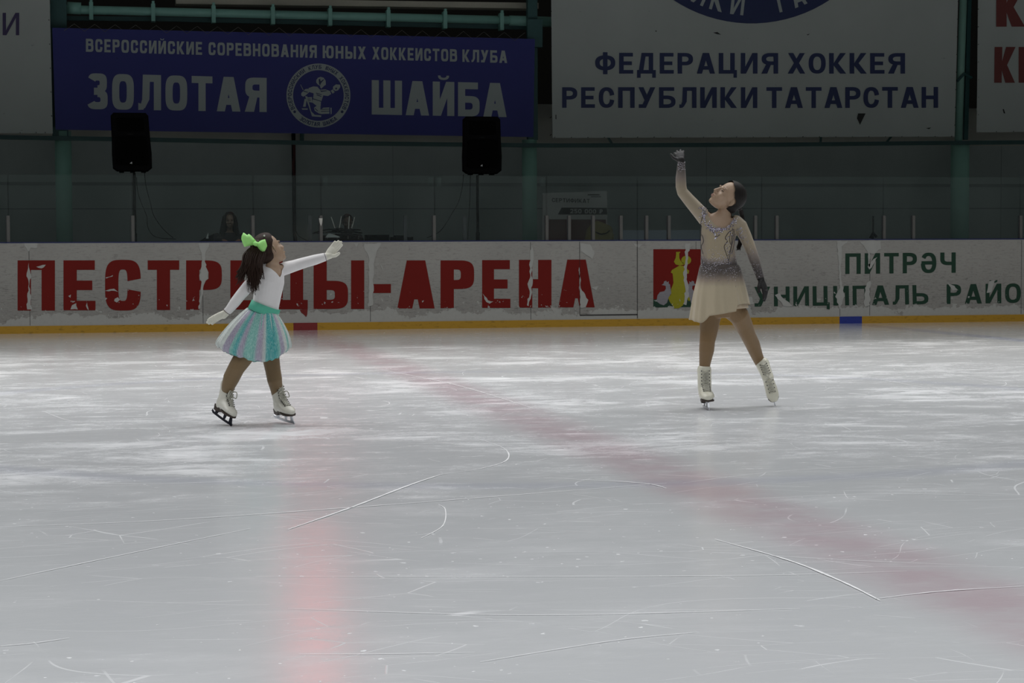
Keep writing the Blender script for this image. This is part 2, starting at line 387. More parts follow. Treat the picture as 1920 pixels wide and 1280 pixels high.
def glyph(c, sx, sy, p):
    V0 = R(0, 0, sx, 1); V1 = R(1-sx, 0, 1, 1); top = R(0, 1-sy, 1, 1); bot = R(0, 0, 1, sy)
    dg = sx*1.12
    if c == 'А':
        tw = dg*.62
        return [[(0, 0), (dg, 0), (.5+tw*.75, 1), (.5-tw, 1)], [(1-dg, 0), (1, 0), (.5+tw, 1), (.5-tw*.75, 1)]] + R(.24, .19, .76, .19+sy)
    if c == 'Б': return V0 + R(0, 1-sy, .92, 1) + bowl(0, 1, 0, .6, sx, sy, p)
    if c == 'В': return V0 + bowl(0, .96, .46, 1, sx, sy, p) + bowl(0, 1, 0, .46+sy, sx, sy, p)
    if c == 'Д': return R(.12, sy, 1-.1, sy*.0) + [[(.0, 0), (1, 0), (1, sy), (0, sy)]] + R(0, -.2, sx*.8, sy) + R(1-sx*.8, -.2, 1, sy) + R(.86-sx, 0, .86, 1) + R(.24, 1-sy, .86, 1) + [[(.10, sy), (.10+sx, sy), (.24+sx, 1), (.24, 1)]]
    if c == 'Е': return V0 + R(0, 0, 1, sy) + R(0, 1-sy, .98, 1) + R(0, .5-sy/2, .9, .5+sy/2)
    if c == 'Ж': return R(.5-sx/2, 0, .5+sx/2, 1) + [[(0, 0), (dg, 0), (1, 1), (1-dg, 1)], [(1-dg, 0), (1, 0), (dg, 1), (0, 1)]]
    if c == 'З': return arcstrip(.48, .74-.005, .48, .265, sx, sy, -90, 160, p) + arcstrip(.48, .27, .52, .27, sx, sy, -160, 90, p) + R(.3, .5-sy/2, .6, .5+sy/2)
    if c in 'ИЙ':
        q = V0 + V1 + [[(0+sx*.2, 0), (sx*1.15, 0), (1-sx*.2, 1), (1-sx*1.15, 1)]]
        if c == 'Й': q += arcstrip(.5, 1.18, .26, .13, .12, .065, 180, 360, 2.4, 10)
        return q
    if c == 'К': return V0 + [[(sx*.9, .42), (sx*.9+.18, .62-.0), (1, 0), (1-dg*1.15, 0)], [(sx*.8, .44), (sx*1.2+.1, .40), (.98, 1), (.98-dg*1.1, 1)]]
    if c == 'Л': return V1 + R(.2, 1-sy, 1, 1) + [[(.2, 1), (.2+sx, 1), (.17+sx, .3), (.17, .3)], [(.17, .3), (.17+sx, .3), (.1+sx*.6, .05), (.1, .14)], [(0, 0), (.06+sx*.5, 0.01), (.12+sx*.7, .14), (0, sy)]]
    if c == 'Н': return V0 + V1 + R(0, .5-sy/2, 1, .5+sy/2)
    if c in 'О0': return arcstrip(.5, .5, .5, .5, sx, sy, 0, 360, p, 40)
    if c == 'П': return V0 + V1 + top
    if c == 'Р': return V0 + bowl(0, 1, .4, 1, sx, sy, p)
    if c == '₽': return R(.12, 0, .12+sx, 1) + bowl(.12, 1, .42, 1, sx, sy, p) + R(0, .2, .7, .2+sy*.8)
    if c == 'С':
        g0 = math.degrees(math.asin(.26 ** (p/2)))
        return arcstrip(.5, .5, .5, .5, sx, sy, g0, 360-g0, p, 44)
    if c == 'Т': return top + R(.5-sx/2, 0, .5+sx/2, 1)
    if c == 'У': return [[(0, 1), (dg, 1), (.5+dg*.55, .36), (.5-dg*.45, .36)], [(1-dg, 1), (1, 1), (.12+dg*1.1, 0), (.12+dg*.1, 0)]] + R(.02, 0, .2+dg*.6, sy)
    if c == 'Ф': return R(.5-sx/2, -.03, .5+sx/2, 1.03) + arcstrip(.5, .52, .5, .36, sx, sy, 0, 360, p, 36)
    if c == 'Х': return [[(0, 0), (dg, 0), (1-.02, 1), (1-dg-.02, 1)], [(1-dg, 0), (1, 0), (dg+.02, 1), (.02, 1)]]
    if c == 'Ц': return R(0, 0, sx, 1) + R(.88-sx, 0, .88, 1) + R(0, 0, 1, sy) + R(1-sx*.75, -.2, 1, sy)
    if c == 'Ч': return V1 + R(0, .62, sx, 1) + arcstrip(.5, .68, .5, .30, sx, sy, 180, 270, p, 12) + R(.5, .38, 1, .38+sy)
    if c == 'Ш': return V0 + V1 + R(.5-sx/2, 0, .5+sx/2, 1) + bot
    if c == 'Ь': return V0 + bowl(0, 1, 0, .58, sx, sy, p)
    if c == 'Ы': return R(0, 0, sx, 1) + bowl(0, .68, 0, .58, sx, sy, p) + V1
    if c == 'Ю': return V0 + R(0, .5-sy/2, .5, .5+sy/2) + arcstrip(.66, .5, .34, .5, sx, sy, 0, 360, p, 36)
    if c == 'Я': return mirror(R(0, 0, sx, 1) + bowl(0, .98, .42, 1, sx, sy, p) + [[(1-dg*1.15, 0), (1, 0), (.42+dg, .45), (.42, .45)]])
    if c == 'Ә': return arcstrip(.5, .5, .5, .5, sx, sy, -178, 150, p, 40) + R(.04, .5-sy/2, .95, .5+sy/2)
    if c == '-': return R(0, .36, 1, .36+sy*1.0)
    if c == '2': return arcstrip(.5, .7, .48, .3, sx, sy, -40, 170, p, 18) + [[(0, 0), (sx*1.2, 0), (.98, .6), (.98-sx*1.2, .6)]] + bot
    if c == '5': return R(.05, 1-sy, .95, 1) + R(.05, .45, .05+sx, 1) + arcstrip(.48, .31, .5, .31, sx, sy, -160, 120, p, 22) + R(.05, .5, .5, .5+sy)
    return []
WID = {'И': 1, 'Й': 1, 'Ш': 1.4, 'Ы': 1.35, 'Ю': 1.4, 'Ф': 1.2, 'Ц': 1.08, 'Д': 1.12, 'А': 1.08, 'Х': 1.02, 'Т': .95, 'Е': .84, 'Л': 1.04, 'Р': .92, '-': .5, ' ': .55, 'З': .9, 'С': .95, 'У': 1.02}
def text_polys(s, quad, sx, sy, p=2.6, gap=.2):
    """polygons in picture space; quad = TL, TR, BR, BL of cap height box; stem widths relative to a normal letter"""
    ws = [WID.get(c, 1.0) for c in s]; tot = sum(ws) + gap * (len(s)-1); x = 0; out = []
    TL, TR, BR, BL = [Vector((*q, 0)) for q in quad]
    for c, wd in zip(s, ws):
        for q in glyph(c, sx / wd, sy, p):
            r = []
            for gx, gy in q:
                u = (x + gx*wd) / tot
                P = (BL.lerp(BR, u)).lerp(TL.lerp(TR, u), gy); r.append((P.x, P.y))
            out.append(r)
        x += wd + gap
    return out
def wall_polys(mb, polys, Yf, mi=0):        # Yf: plane depth or a function of the point in the wall
    for k, q in enumerate(polys):
        pts = [px(u, v, Yf - .00006 * (k % 16)) for u, v in q]
        n = (pts[1]-pts[0]).cross(pts[2]-pts[0])
        if n.y > 0: pts = pts[::-1]
        mb.poly(pts, mi)

# ------------------------------------------------------------------ ice, hall shell
XL, XR = -16.0, 26.0
mb = MB(); mb.add([(XL, -32, 0), (XR, -32, 0), (XR, .02, 0), (XL, .02, 0)], [(0, 1, 2, 3)])
floor = tag(mb.build('floor', M['ice']), kind='structure')
# single long skate cuts lying in the ice
mb = MB()
def cut_mark(pts, wd):
    P = [ground(u, v, .0025) for u, v in pts]; P = spline(P, 10)
    L = []; 
    for i, p in enumerate(P):
        t = (P[min(i+1, len(P)-1)] - P[max(i-1, 0)]); t.z = 0; t.normalize(); nn = Vector((-t.y, t.x, 0))
        k = wd * .5 * (.35 + .65*math.sin(PI*(i+.5)/len(P))) * (.7 + .6*random.random())
        L.append((p - nn*k, p + nn*k))
    vs_ = [q for a in L for q in a]; mb.add(vs_, [(2*i, 2*i+2, 2*i+3, 2*i+1) for i in range(len(L)-1)])
for pts, wd in (([(0, 987), (300, 975), (640, 952), (930, 930), (1250, 905)], .008), ([(540, 992), (660, 950), (770, 908), (830, 888)], .012),
                ([(830, 888), (900, 878), (950, 862), (945, 840), (890, 820)], .006), ([(790, 1008), (830, 985), (835, 955), (822, 945)], .005),
                ([(1340, 1010), (1480, 1050), (1580, 1090), (1650, 1125)], .010), ([(1640, 1122), (1760, 1108), (1920, 1098)], .006), ([(480, 1080), (900, 1080), (1400, 1078), (1700, 1070)], .004),
                ([(0, 1088), (250, 1035), (470, 990)], .005), ([(900, 1240), (1150, 1200), (1300, 1185)], .004), ([(540, 1140), (1000, 1152), (1500, 1140)], .004),
                ([(1020, 895), (1200, 905), (1250, 915)], .008), ([(1590, 700), (1700, 720), (1800, 738)], .006), ([(1690, 690), (1800, 705), (1915, 725)], .006),
                ([(80, 770), (140, 790), (250, 795)], .005), ([(700, 690), (850, 720), (1000, 765)], .008), ([(1350, 1035), (1600, 1050), (1850, 1060)], .003), ([(560, 1225), (700, 1225), (890, 1222)], .004),
                ([(0, 1210), (60, 1205), (130, 1195)], .004), ([(1280, 905), (1500, 880), (1800, 870)], .004), ([(60, 905), (350, 905), (800, 885)], .004), ([(1400, 935), (1650, 925), (1915, 930)], .004)):
    cut_mark(pts, wd)
M['cutsnow'] = simple('shaved ice in a skate cut', (.90, .90, .91), .8)
cm = tag(mb.build('skate_marks', M['cutsnow'], floor), kind='structure')
mb = MB(); mb.box((XL, .12, 0), (XR, 7.0, .30)); tag(mb.build('floor_stand', M['rubber']), kind='structure')
YW = 5.0
zt = px(960, 268, YW).z; zb = px(960, 238, YW).z; g1 = px(960, 349, YW).z; g1b = px(960, 343, YW).z; g2 = px(960, 391, YW).z
mb = MB(); mb.box((XL, YW, .3), (XR, YW+.2, zt)); mb.box((XL, YW, zt), (XR, YW+.2, zb+.35), 1)
mb.box((XL, YW-.012, g1), (XR, YW, g1b), 2); mb.box((XL, YW-.006, g2-.008), (XR, YW, g2+.008), 2)
for i in range(9): mb.box((XL+.7+4.9*i, YW-.003, .3), (XL+.7+4.9*i+.008, YW, zt), 2)
tag(mb.build('wall_back', [M['wall'], M['wall_brown'], M['groove']]), kind='structure')
mb = MB(); mb.box((XL, 9.0, .3), (XR, 9.2, 9.5)); tag(mb.build('wall_hall_end', M['void']), kind='structure')

# ------------------------------------------------------------------ rink boards
HB = 1.105
boards = empty('rink_boards', (5, 0, 0), 'scuffed white rink boards with red and green lettering behind both skaters', 'boards')
seams = [px(u, 520, 0).x for u in (-640, -170, 55, 380, 694, 995, 1195, 1305, 1575, 1631, 1915, 2300)]
mb = MB(); mb.box((XL, 0, .085), (XR, .10, HB-.012))
for s_ in seams[2:]:
    if abs(s_-px(1195, 520, 0).x) > .02: mb.box((s_-.0025, -.0012, .1), (s_+.0025, 0, HB-.02), 1)
Yt = -.003
# red word
L_ = [('П', 33, 103, 488, 582), ('Е', 119, 179, 488, 581.5), ('С', 197, 264, 487, 582), ('Т', 277, 336, 488, 581), ('Р', 349, 416, 488, 580.5), ('Е', 432, 494, 488, 580),
      ('Ц', 506, 577, 488, 579.5), ('Ы', 588, 683, 488, 579), ('-', 699, 733, 488, 578.5), ('А', 745, 815, 488, 578), ('Р', 826, 889, 488, 577.5), ('Е', 904, 957, 487.5, 577), ('Н', 973, 1034, 487, 576.5), ('А', 1047, 1115, 486.5, 576)]
for c, a, b, t_, bt in L_:
    wpx = b - a
    polys = []
    sxr = .255 * 98 / (wpx*1.0); syr = .19
    if c == '-': polys = [[(0, .325), (1, .325), (1, .51), (0, .51)]]
    else: polys = glyph(c, {'Ы': .26, 'Ц': .34}.get(c, min(.42, sxr)), syr, 3.6)
    if c == 'Ц': polys = [q for q in polys if min(y for x, y in q) > -.01]
    wall_polys(mb, [[(a + x*wpx, bt + (t_-bt)*y) for x, y in q] for q in polys], Yt, 2)
wall_polys(mb, [[(562, 580.5), (577, 579), (576, 590), (574, 594), (569, 589), (565, 586)]], -.0035, 7)
# green words
wall_polys(mb, text_polys('ПИТРӘЧ', [(1585, 475), (1792, 473), (1792, 511), (1585, 513.5)], .27, .165, 2.5, .26), Yt, 3)
wall_polys(mb, text_polys('МУНИЦИПАЛЬ', [(1378, 538), (1740, 534), (1741, 570), (1378, 575)], .25, .165, 2.6, .24), Yt, 3)
wall_polys(mb, text_polys('РАЙО', [(1775, 533), (1914, 531), (1914, 567.5), (1775, 569.5)], .25, .165, 2.6, .24), Yt, 3)
# coat of arms field and figures
wall_polys(mb, [[(1225, 467), (1331, 467), (1331, 575), (1225, 576)]], -.0022, 2)
wall_polys(mb, [[(1225, 561), (1331, 559), (1331, 575), (1225, 576)]], -.0030, 3)
def cpx(X, Y): return (1210 + X/9.85, 460 + Y/9.85)
yel = [[(565, 120), (650, 118), (625, 150), (628, 235), (660, 300), (700, 320), (720, 350), (640, 372), (560, 350), (528, 300), (560, 230), (570, 150)],
       [(630, 372), (700, 375), (760, 420), (810, 470), (800, 520), (740, 520), (745, 700), (745, 850), (740, 1000), (690, 1110), (620, 1160), (520, 1165), (500, 1110), (450, 1040), (415, 950), (470, 915), (480, 800), (520, 690), (505, 520), (470, 500), (490, 455), (580, 400)],
       [(790, 900), (850, 900), (860, 960), (810, 1030), (780, 1000)]]
wall_polys(mb, [[cpx(*q) for q in poly] for poly in yel], -.0040, 4)
ring = [[cpx(755 + 92*math.cos(2*PI*i/20), 272 + 82*math.sin(2*PI*i/20)) for i in range(20)]]
wall_polys(mb, ring, -.0040, 4)
bird = [(300, 730), (340, 700), (345, 665), (385, 650), (400, 680), (435, 660), (430, 700), (455, 720), (468, 800), (480, 880), (430, 960), (400, 1060), (340, 1105), (270, 1080), (205, 1030), (225, 920), (270, 860), (350, 845), (380, 800), (375, 745)]
wall_polys(mb, [[cpx(*q) for q in bird]], -.0046, 5)
wall_polys(mb, [[cpx(1240 - x*.98 if False else 1245 - x, y) for x, y in bird]], -.0046, 5)
# bare places where film is torn off along the joints and the top
random.seed(11)
def torn(pts, jag=1.6):
    out = []
    for i in range(len(pts)):
        a, b = pts[i], pts[(i+1) % len(pts)]; n = max(1, int(math.hypot(b[0]-a[0], b[1]-a[1]) / 5))
        for k in range(n):
            t_ = k/n; out.append((a[0]+(b[0]-a[0])*t_ + random.uniform(-jag, jag)*(k > 0), a[1]+(b[1]-a[1])*t_ + random.uniform(-jag, jag)*(k > 0)))
    return out
for q in ([(45, 454), (72, 454), (70, 464), (58, 464), (53, 472), (46, 461)], [(372, 455), (392, 455), (386, 472), (384, 490), (389, 506), (391, 522), (384, 530), (381, 548), (376, 578), (372, 579), (377, 548), (378, 528), (374, 522), (376, 505), (378, 492), (378, 474)],
          [(54, 492), (57, 512), (60, 518), (55, 532), (58, 560), (60, 580), (51, 580), (51, 555), (54, 532), (50, 512)], [(68, 500), (86, 496), (78, 503)], [(198, 520), (212, 515.5), (211, 518), (199, 522)], [(197, 545), (206, 542), (214, 541), (222, 547), (214, 545), (204, 546)], [(215, 560), (221, 557), (225, 562), (219, 567), (214, 564)], [(135, 572), (143, 568), (146, 580), (132, 580)], [(162, 563), (164, 572), (166, 582), (163, 578)], [(128, 555), (133, 552), (132, 558)],
          [(664, 456), (668, 463), (672, 456)], [(683, 456), (715, 456), (706, 472), (702, 490), (700, 520), (699, 572), (690, 575), (692, 520), (691, 480), (684, 468)], [(712, 492), (717, 500), (719, 509), (714, 499)],
          [(996, 458), (999, 466), (1000, 490), (996, 512), (999, 530), (995, 560), (991, 574), (988, 572), (993, 545), (989, 532), (994, 520), (993, 492), (994, 470)], [(905, 550), (915, 563), (925, 565), (918, 569), (912, 566)],
          [(1087, 456), (1106, 458), (1115, 476), (1111, 486), (1101, 479), (1088, 470)], [(1086, 500), (1089, 540), (1095, 548), (1103, 562), (1098, 576), (1087, 576)], [(1108, 538), (1122, 536), (1118, 544)],
          [(1188, 456), (1206, 457), (1198, 464), (1192, 462)], [(1285, 456), (1295, 456), (1290, 480), (1288, 500), (1288, 520), (1292, 550), (1287, 572), (1281, 570), (1285, 540), (1281, 515), (1285, 490)],
          [(1569, 452), (1590, 451), (1578, 462), (1576, 500), (1579, 530), (1584, 555), (1575, 580), (1572, 570), (1566, 556), (1575, 540), (1572, 480)], [(1612, 452), (1652, 450), (1652, 466), (1638, 476), (1631, 474), (1631, 500), (1629, 500), (1628, 476)], [(1627, 500), (1634, 490), (1645, 482), (1640, 492), (1630, 505)], [(1625, 530), (1632, 526), (1631, 572), (1622, 575), (1619, 566)],
          [(1453, 553), (1462, 549), (1474, 563), (1487, 574), (1468, 573)], [(1776, 529), (1785, 534), (1797, 544), (1786, 545), (1779, 534)], [(1855, 527), (1865, 524), (1858, 548), (1850, 549)], [(1400, 556), (1410, 556), (1412, 570), (1402, 572)]):
    P = torn(q); wall_polys(mb, [P], -.0056, 6)
mb.box((XL, -.002, HB-.016), (XR, 0, HB-.008), 6)
pan = mb.build('board_panel', [M['film'], M['seam'], M['red_film'], M['green_film'], M['yellow_film'], M['silver_film'], M['bare'], simple('red film scrap', (.17, .01, .007), .7)], boards)
xg0, xg1, zg = px(1087, 520, 0).x, px(1195, 520, 0).x, px(1140, 590, 0).z
mb = MB(); e_ = .006
mb.box((xg0-e_*.4, -.0065, zg), (xg0+e_*.2, 0, HB-.015)); mb.box((xg1-e_*.6, -.0065, .1), (xg1+e_*.4, 0, HB-.005)); mb.box((xg0, -.0065, zg-.006), (xg1, 0, zg+.006))
tag(mb.build('gate_gap', M['seam'], boards), 'thin dark gap around the gate in the boards')
KZ = .092; xa, xb_ = px(550, 612, 0).x, px(595, 612, 0).x; xc, xd = px(1573.5, 603, 0).x, px(1615.5, 603, 0).x
for nm, a, b, m, lb in (('kick_plate', XL, xa, 'yellow', None), ('kick_plate', xa, xb_, 'kred', 'red kick plate at the centre line'), ('kick_plate', xb_, xc, 'yellow', None), ('kick_plate', xc, xd, 'kblue', 'blue kick plate at the blue line'), ('kick_plate', xd, XR, 'yellow', None)):
    mb = MB(); mb.box((a, -.012, 0), (b, .10, KZ)); o = mb.build(nm, M[m], boards); tag(o, lb or 'yellow kick plate')
mb = MB(); mb.box((XL, -.006, HB-.008), (XR, .12, HB+.006)); mb.build('cap_rail', M['cap'], boards)

# ------------------------------------------------------------------ glass panes with their posts
GZ = px(700, 329, .06).z
bounds = [-420, -190, 16, 249, 475, 602, 815, 1025, 1195, 1428, 1656, 1913, 2150, 2400]
posts = {249: [249.5], 16: [16], 475: [474.5], 602: [602], 815: [814], 1025: [1025, 1067, 1112, 1164], 1195: [1212, 1254, 1416], 1428: [1456], 1656: [1657, 1712], 1913: [1913]}
dark_posts = {475: [581], 602: [760], 815: [871]}
seen = {-190: 'clear rink glass pane at the far left edge, left of the loudspeaker pole', 16: 'clear rink glass pane in front of the left green column', 249: 'clear rink glass pane in front of the seated woman with long hair', 475: 'narrow glass pane in front of the black wall pipe', 602: 'glass pane in front of the white antennas and black mixer',
        815: 'glass pane in front of the right loudspeaker pole', 1025: 'glass pane in front of the cardboard certificate', 1195: 'glass pane behind the head of the older skater', 1428: 'glass pane in front of the black microphone stand', 1656: 'glass pane in front of the right green column', 1913: 'glass pane cut by the right edge of the picture'}
for a, b in zip(bounds, bounds[1:]):
    x0, x1 = px(a, 400, .06).x + .006, px(b, 400, .06).x - .008
    if a == 1428 or a == 1195: pass
    mb = MB(); mb.box((x0, .054, HB+.006), (x1, .066, GZ))
    gp = tag(mb.build('glass_pane', M['glass']), seen.get(a, 'clear rink glass pane outside the edge of the view'), 'glass pane', 'glass panes above the boards')
    for u in posts.get(a, []):
        xx = px(u, 430, .05).x; mb = MB(); mb.box((xx-.020, .02, HB+.006), (xx+.018, .05, px(u, 404, .05).z)); mb.box((xx-.030, .035, HB+.006), (xx-.024, .05, px(u, 404, .05).z), 1)
        mb.build('support_post', [M['alu'], M['alu_dark']], gp)
    for u in dark_posts.get(a, []):
        xx = px(u, 430, .09).x; mb = MB(); mb.box((xx-.022, .072, HB+.006), (xx+.022, .10, px(u, 404, .09).z)); tag(mb.build('support_post', M['alu_dark'], gp), 'dark support post')
    if a == 602:
        mb = MB(); q = [px(u, v, .012) for u, v in ((598, 409), (605, 409), (604, 418), (602, 424), (599.5, 418))]; mb.prism(q[::-1], .006); tag(mb.build('tape', M['white_plastic'], gp), 'white tape on post')
    for u in (a+8, b-8):
        if a in (602, 815): p = px(u, 337, .05); mb = MB(); mb.box((p.x-.03, .0485, GZ-.13), (p.x+.03, .0535, GZ-.02)); tag(mb.build('clip', M['glass'], gp), 'clear corner plate')

# ------------------------------------------------------------------ columns, beams
def column(u0, u1, vtop, label, Y=4.15, upper=None):
    p0, p1 = px(u0, 380, Y), px(u1, 380, Y); r = (p1.x-p0.x)/2*.98; cx = (p0.x+p1.x)/2
    mb = MB(); zt_ = px(u0, vtop, Y).z
    mb.tube([(cx, Y, .3), (cx, Y, zt_)], r, 28)
    o = mb.build('column', M['teal_col'], None); 
    for p in o.data.polygons: p.use_smooth = len(p.vertices) == 4
    tag(o, label, 'column', 'green pipe columns along the stand')
    mb = MB(); mb.tube([(cx, Y, .3), (cx, Y, .33)], r*1.5, 28); mb.build('base_plate', M['teal_dark'], o)
    return o, cx, r
c1, *_ = column(104, 136, 246, 'pale green pipe column below left end of the blue banner')
c2, *_ = column(979, 1007, 262, 'pale green pipe column between blue banner and white banner')
c3, *_ = column(1783, 1816, 268, 'pale green pipe column at right, between the white banners')
def upright(name, u0, u1, v0, v1, m, Y, label, cat, dep=.12):
    a, b = px(u0, (v0+v1)/2, Y), px(u1, (v0+v1)/2, Y); mb = MB(); mb.box((a.x, Y, px(u0, v1, Y).z), (b.x, Y+dep, px(u0, v0, Y).z)); return tag(mb.build(name, M[m]), label, cat)
# upper lattice uprights
upright('post', 96, 126, -60, 262, 'teal_dark', 4.05, 'dark teal steel post above left green column', 'post')
o = upright('post', 990, 1008, -60, 262, 'teal_dark', 4.05, 'dark teal steel post at right end of the blue banner', 'post')
a_ = px(1003, 40, 4.0); mb = MB(); mb.box((px(988, 40, 4.0).x, 3.96, px(0, 73, 4).z), (px(1016, 40, 4.0).x, 4.05, px(0, 18, 4).z)); mb.build('bracket', M['teal_dark'], o)
o = empty('post', px(1806, 262, 4.1), 'green lattice post rising between the white banners at right', 'post')
mb = MB(); mb.tube([px(1797, 266, 4.1), px(1808, -60, 4.1)], .058, 20); mb.build('pipe', M['teal_col'], o, True)
mb = MB(); a, b = px(1810, 262, 4.15), px(1818, -60, 4.15); mb.tube([a, b], .045, 4); mb.build('dark_angle', M['teal_dark'], o)
mb = MB(); mb.tube([px(1795, 152, 4.0), px(1808, 138, 4.0), px(1822, 146, 4.0)], .022, 6); mb.build('brace', M['teal_dark'], o)
# long thin beam under the banners
pts = [px(u, v, 3.98) for u, v in ((-700, 254), (0, 257), (300, 262), (600, 268), (1035, 272.5), (1450, 271), (1800, 267.5), (2500, 262))]
mb = MB()
for a, b in zip(pts, pts[1:]):
    h = .030; mb.add([a+Vector((0, 0, -h)), b+Vector((0, 0, -h)), b+Vector((0, 0, h)), a+Vector((0, 0, h)), a+Vector((0, .06, -h)), b+Vector((0, .06, -h)), b+Vector((0, .06, h)), a+Vector((0, .06, h))], [(0,1,2,3), (7,6,5,4), (3,2,6,7), (1,0,4,5), (0,3,7,4), (2,1,5,6)])
lb = tag(mb.build('beam', M['beam']), 'thin dark green horizontal beam running under all the banners', 'beam')
mb = MB()
for q in (((1136, 250), (1149, 272)), ((1540, 250), (1538, 271)), ((1674, 252), (1660, 270)), ((568, 245), (567, 267))):
    mb.tube([px(q[0][0], q[0][1], 4.02), px(q[1][0], q[1][1], 4.02)], .018, 6)
mb.build('strut', M['beam'], lb)
# top chord above the blue banner
o = empty('truss', px(560, 40, 4.3), 'sea green pipe truss above the blue banner', 'truss')
mb = MB(); mb.tube([px(60, 15, 4.3), px(152, 18.5, 4.3), px(560, 28.5, 4.3), px(975, 38.5, 4.3)], .062, 16); mb.build('top_pipe', M['teal'], o, True)
for q_ in ((126, 14.5, 152, 16, .085), (955, 38.5, 1034, 41, .075)):
    mb = MB(); mb.tube([px(q_[0], q_[1], 4.3), px(q_[2], q_[3], 4.3)], q_[4], 16); mb.build('pipe_sleeve', M['teal'], o, True)
mb = MB(); mb.tube([px(60, 34, 4.4), px(300, 36, 4.4), px(560, 42, 4.4), px(1000, 52, 4.4)], .045, 4); mb.build('lower_chord', M['teal_dark'], o)
for u in (171, 287, 400, 511, 618, 727, 833, 939):
    v = 15.5 + (u-60)*.0258; p = px(u, v, 4.3); mb = MB(); mb.box((p.x-.028, 4.2, p.z-.15), (p.x+.028, 4.36, p.z+.10)); mb.box((p.x-.018, 4.18, p.z+.10), (p.x+.018, 4.25, p.z+.135)); mb.build('clamp', M['teal'], o)
mb = MB(); a, b = px(330, 7, 4.5), px(1010, 16, 4.5)
mb.add([a, b, b+Vector((0, 0, .085)), a+Vector((0, 0, .085)), a+Vector((0, .3, 0)), b+Vector((0, .3, 0)), b+Vector((0, .3, .085)), a+Vector((0, .3, .085))], [(0,1,2,3), (7,6,5,4), (3,2,6,7), (1,0,4,5), (0,3,7,4), (2,1,5,6)])
tag(mb.build('cable_tray', M['cream']), 'cream coloured long tray at the top above the green pipe', 'tray')

# ------------------------------------------------------------------ banners
YB = 3.80
def banner(quad, mats, label, texts, extra=None, ties=None, n=(40, 12)):
    TL, TR, BR, BL = [Vector((*q, 0)) for q in quad]; mb = MB(); nu, nv = n; vs_ = []
    for j in range(nv+1):
        for i in range(nu+1):
            s_, t_ = i/nu, j/nv; P = TL.lerp(TR, s_).lerp(BL.lerp(BR, s_), t_); q = px(P.x, P.y, YB)
            q.y += .0025*math.sin(q.x*5.1+q.z*2.0) + .002*math.sin(q.x*2.3-q.z*3.7); vs_.append(q)
    mb.add(vs_, [(j*(nu+1)+i, (j+1)*(nu+1)+i, (j+1)*(nu+1)+i+1, j*(nu+1)+i+1) for j in range(nv) for i in range(nu)])
    for polys, mi in texts: wall_polys(mb, polys, YB-.007, mi)
    if extra:
        for polys, mi, dy in extra: wall_polys(mb, polys, YB-dy, mi)
    # hemmed back so that the sheet has thickness
    back = [v + Vector((0, .004, 0)) for v in vs_]
    mb.add(back, [(j*(nu+1)+i, j*(nu+1)+i+1, (j+1)*(nu+1)+i+1, (j+1)*(nu+1)+i) for j in range(nv) for i in range(nu)])
    o = mb.build('banner', mats); tag(o, label, 'banner')
    return o
def ties(o, pts, d):
    for (u, v), (du, dv) in zip(pts, d):
        mb = MB(); mb.tube([px(u, v, YB-.006), px(u+du, v+dv, YB+.03)], .006, 5); mb.build('tie', M['tie'], o)
words = [('ВСЕРОССИЙСКИЕ', 161, 379), ('СОРЕВНОВАНИЯ', 391, 594), ('ЮНЫХ', 605, 686), ('ХОККЕИСТОВ', 698, 857), ('КЛУБА', 867, 951)]
def l1(u): return 72.5 + (u-161)*.0285, 97 + (u-161)*.0268
T = []
for s_, a, b in words:
    T += text_polys(s_, [(a, l1(a)[0]), (b, l1(b)[0]), (b, l1(b)[1]), (a, l1(a)[1])], .30, .19, 3.6, .24)
T += text_polys('ЗОЛОТАЯ', [(165, 137), (500, 146), (500, 210), (165, 204.5)], .33, .20, 3.4, .20)
T += text_polys('ШАЙБА', [(697, 150), (950, 156), (950, 219.5), (697, 214.5)], .33, .20, 3.4, .17)
EX, EY = 597, 179
def ringp(r0, r1, n=64): return [[(EX+r*math.cos(t), EY+r*math.sin(t)) for r, t in ((r0, 2*PI*i/n), (r0, 2*PI*(i+1)/n), (r1, 2*PI*(i+1)/n), (r1, 2*PI*i/n))] for i in range(n)]
def arc_text(s_, cx, cy, rb, h, a0, a1, wl, inward=False, sx=.24, sy=.18):
    out = []; n = len(s_)
    for i, c in enumerate(s_):
        if c == ' ': continue
        a = math.radians(a0 + (a1-a0)*i/(n-1))
        for q in glyph(c, sx, sy, 2.6):
            r = []
            for gx, gy in q:
                lx = (gx-.5)*wl
                if inward: rr = rb - gy*h; r.append((cx + rr*math.sin(a) + lx*math.cos(a), cy + rr*math.cos(a) - lx*math.sin(a)))
                else: rr = rb + gy*h; r.append((cx + rr*math.sin(a) + lx*math.cos(a), cy - rr*math.cos(a) + lx*math.sin(a)))
            out.append(r)
    return out
em = ringp(47.5, 60)
emd = arc_text('ВСЕРОССИЙСКИЙ КЛУБ ЮНЫХ ХОККЕИСТОВ', EX, EY, 50, 7.5, -116, 116, 5.2) + arc_text('ЗОЛОТАЯ ШАЙБА', EX, EY, 57.5, 7.5, -36, 36, 5.4, True)
for sgn in (-1, 1):
    emd.append([(EX + sgn*44.5 + 2.6*math.cos(2*PI*i/12), EY + 30.5 + 2.6*math.sin(2*PI*i/12)) for i in range(12)])
def e8(l): return [(520 + x/8, 100 + y/8) for x, y in l]
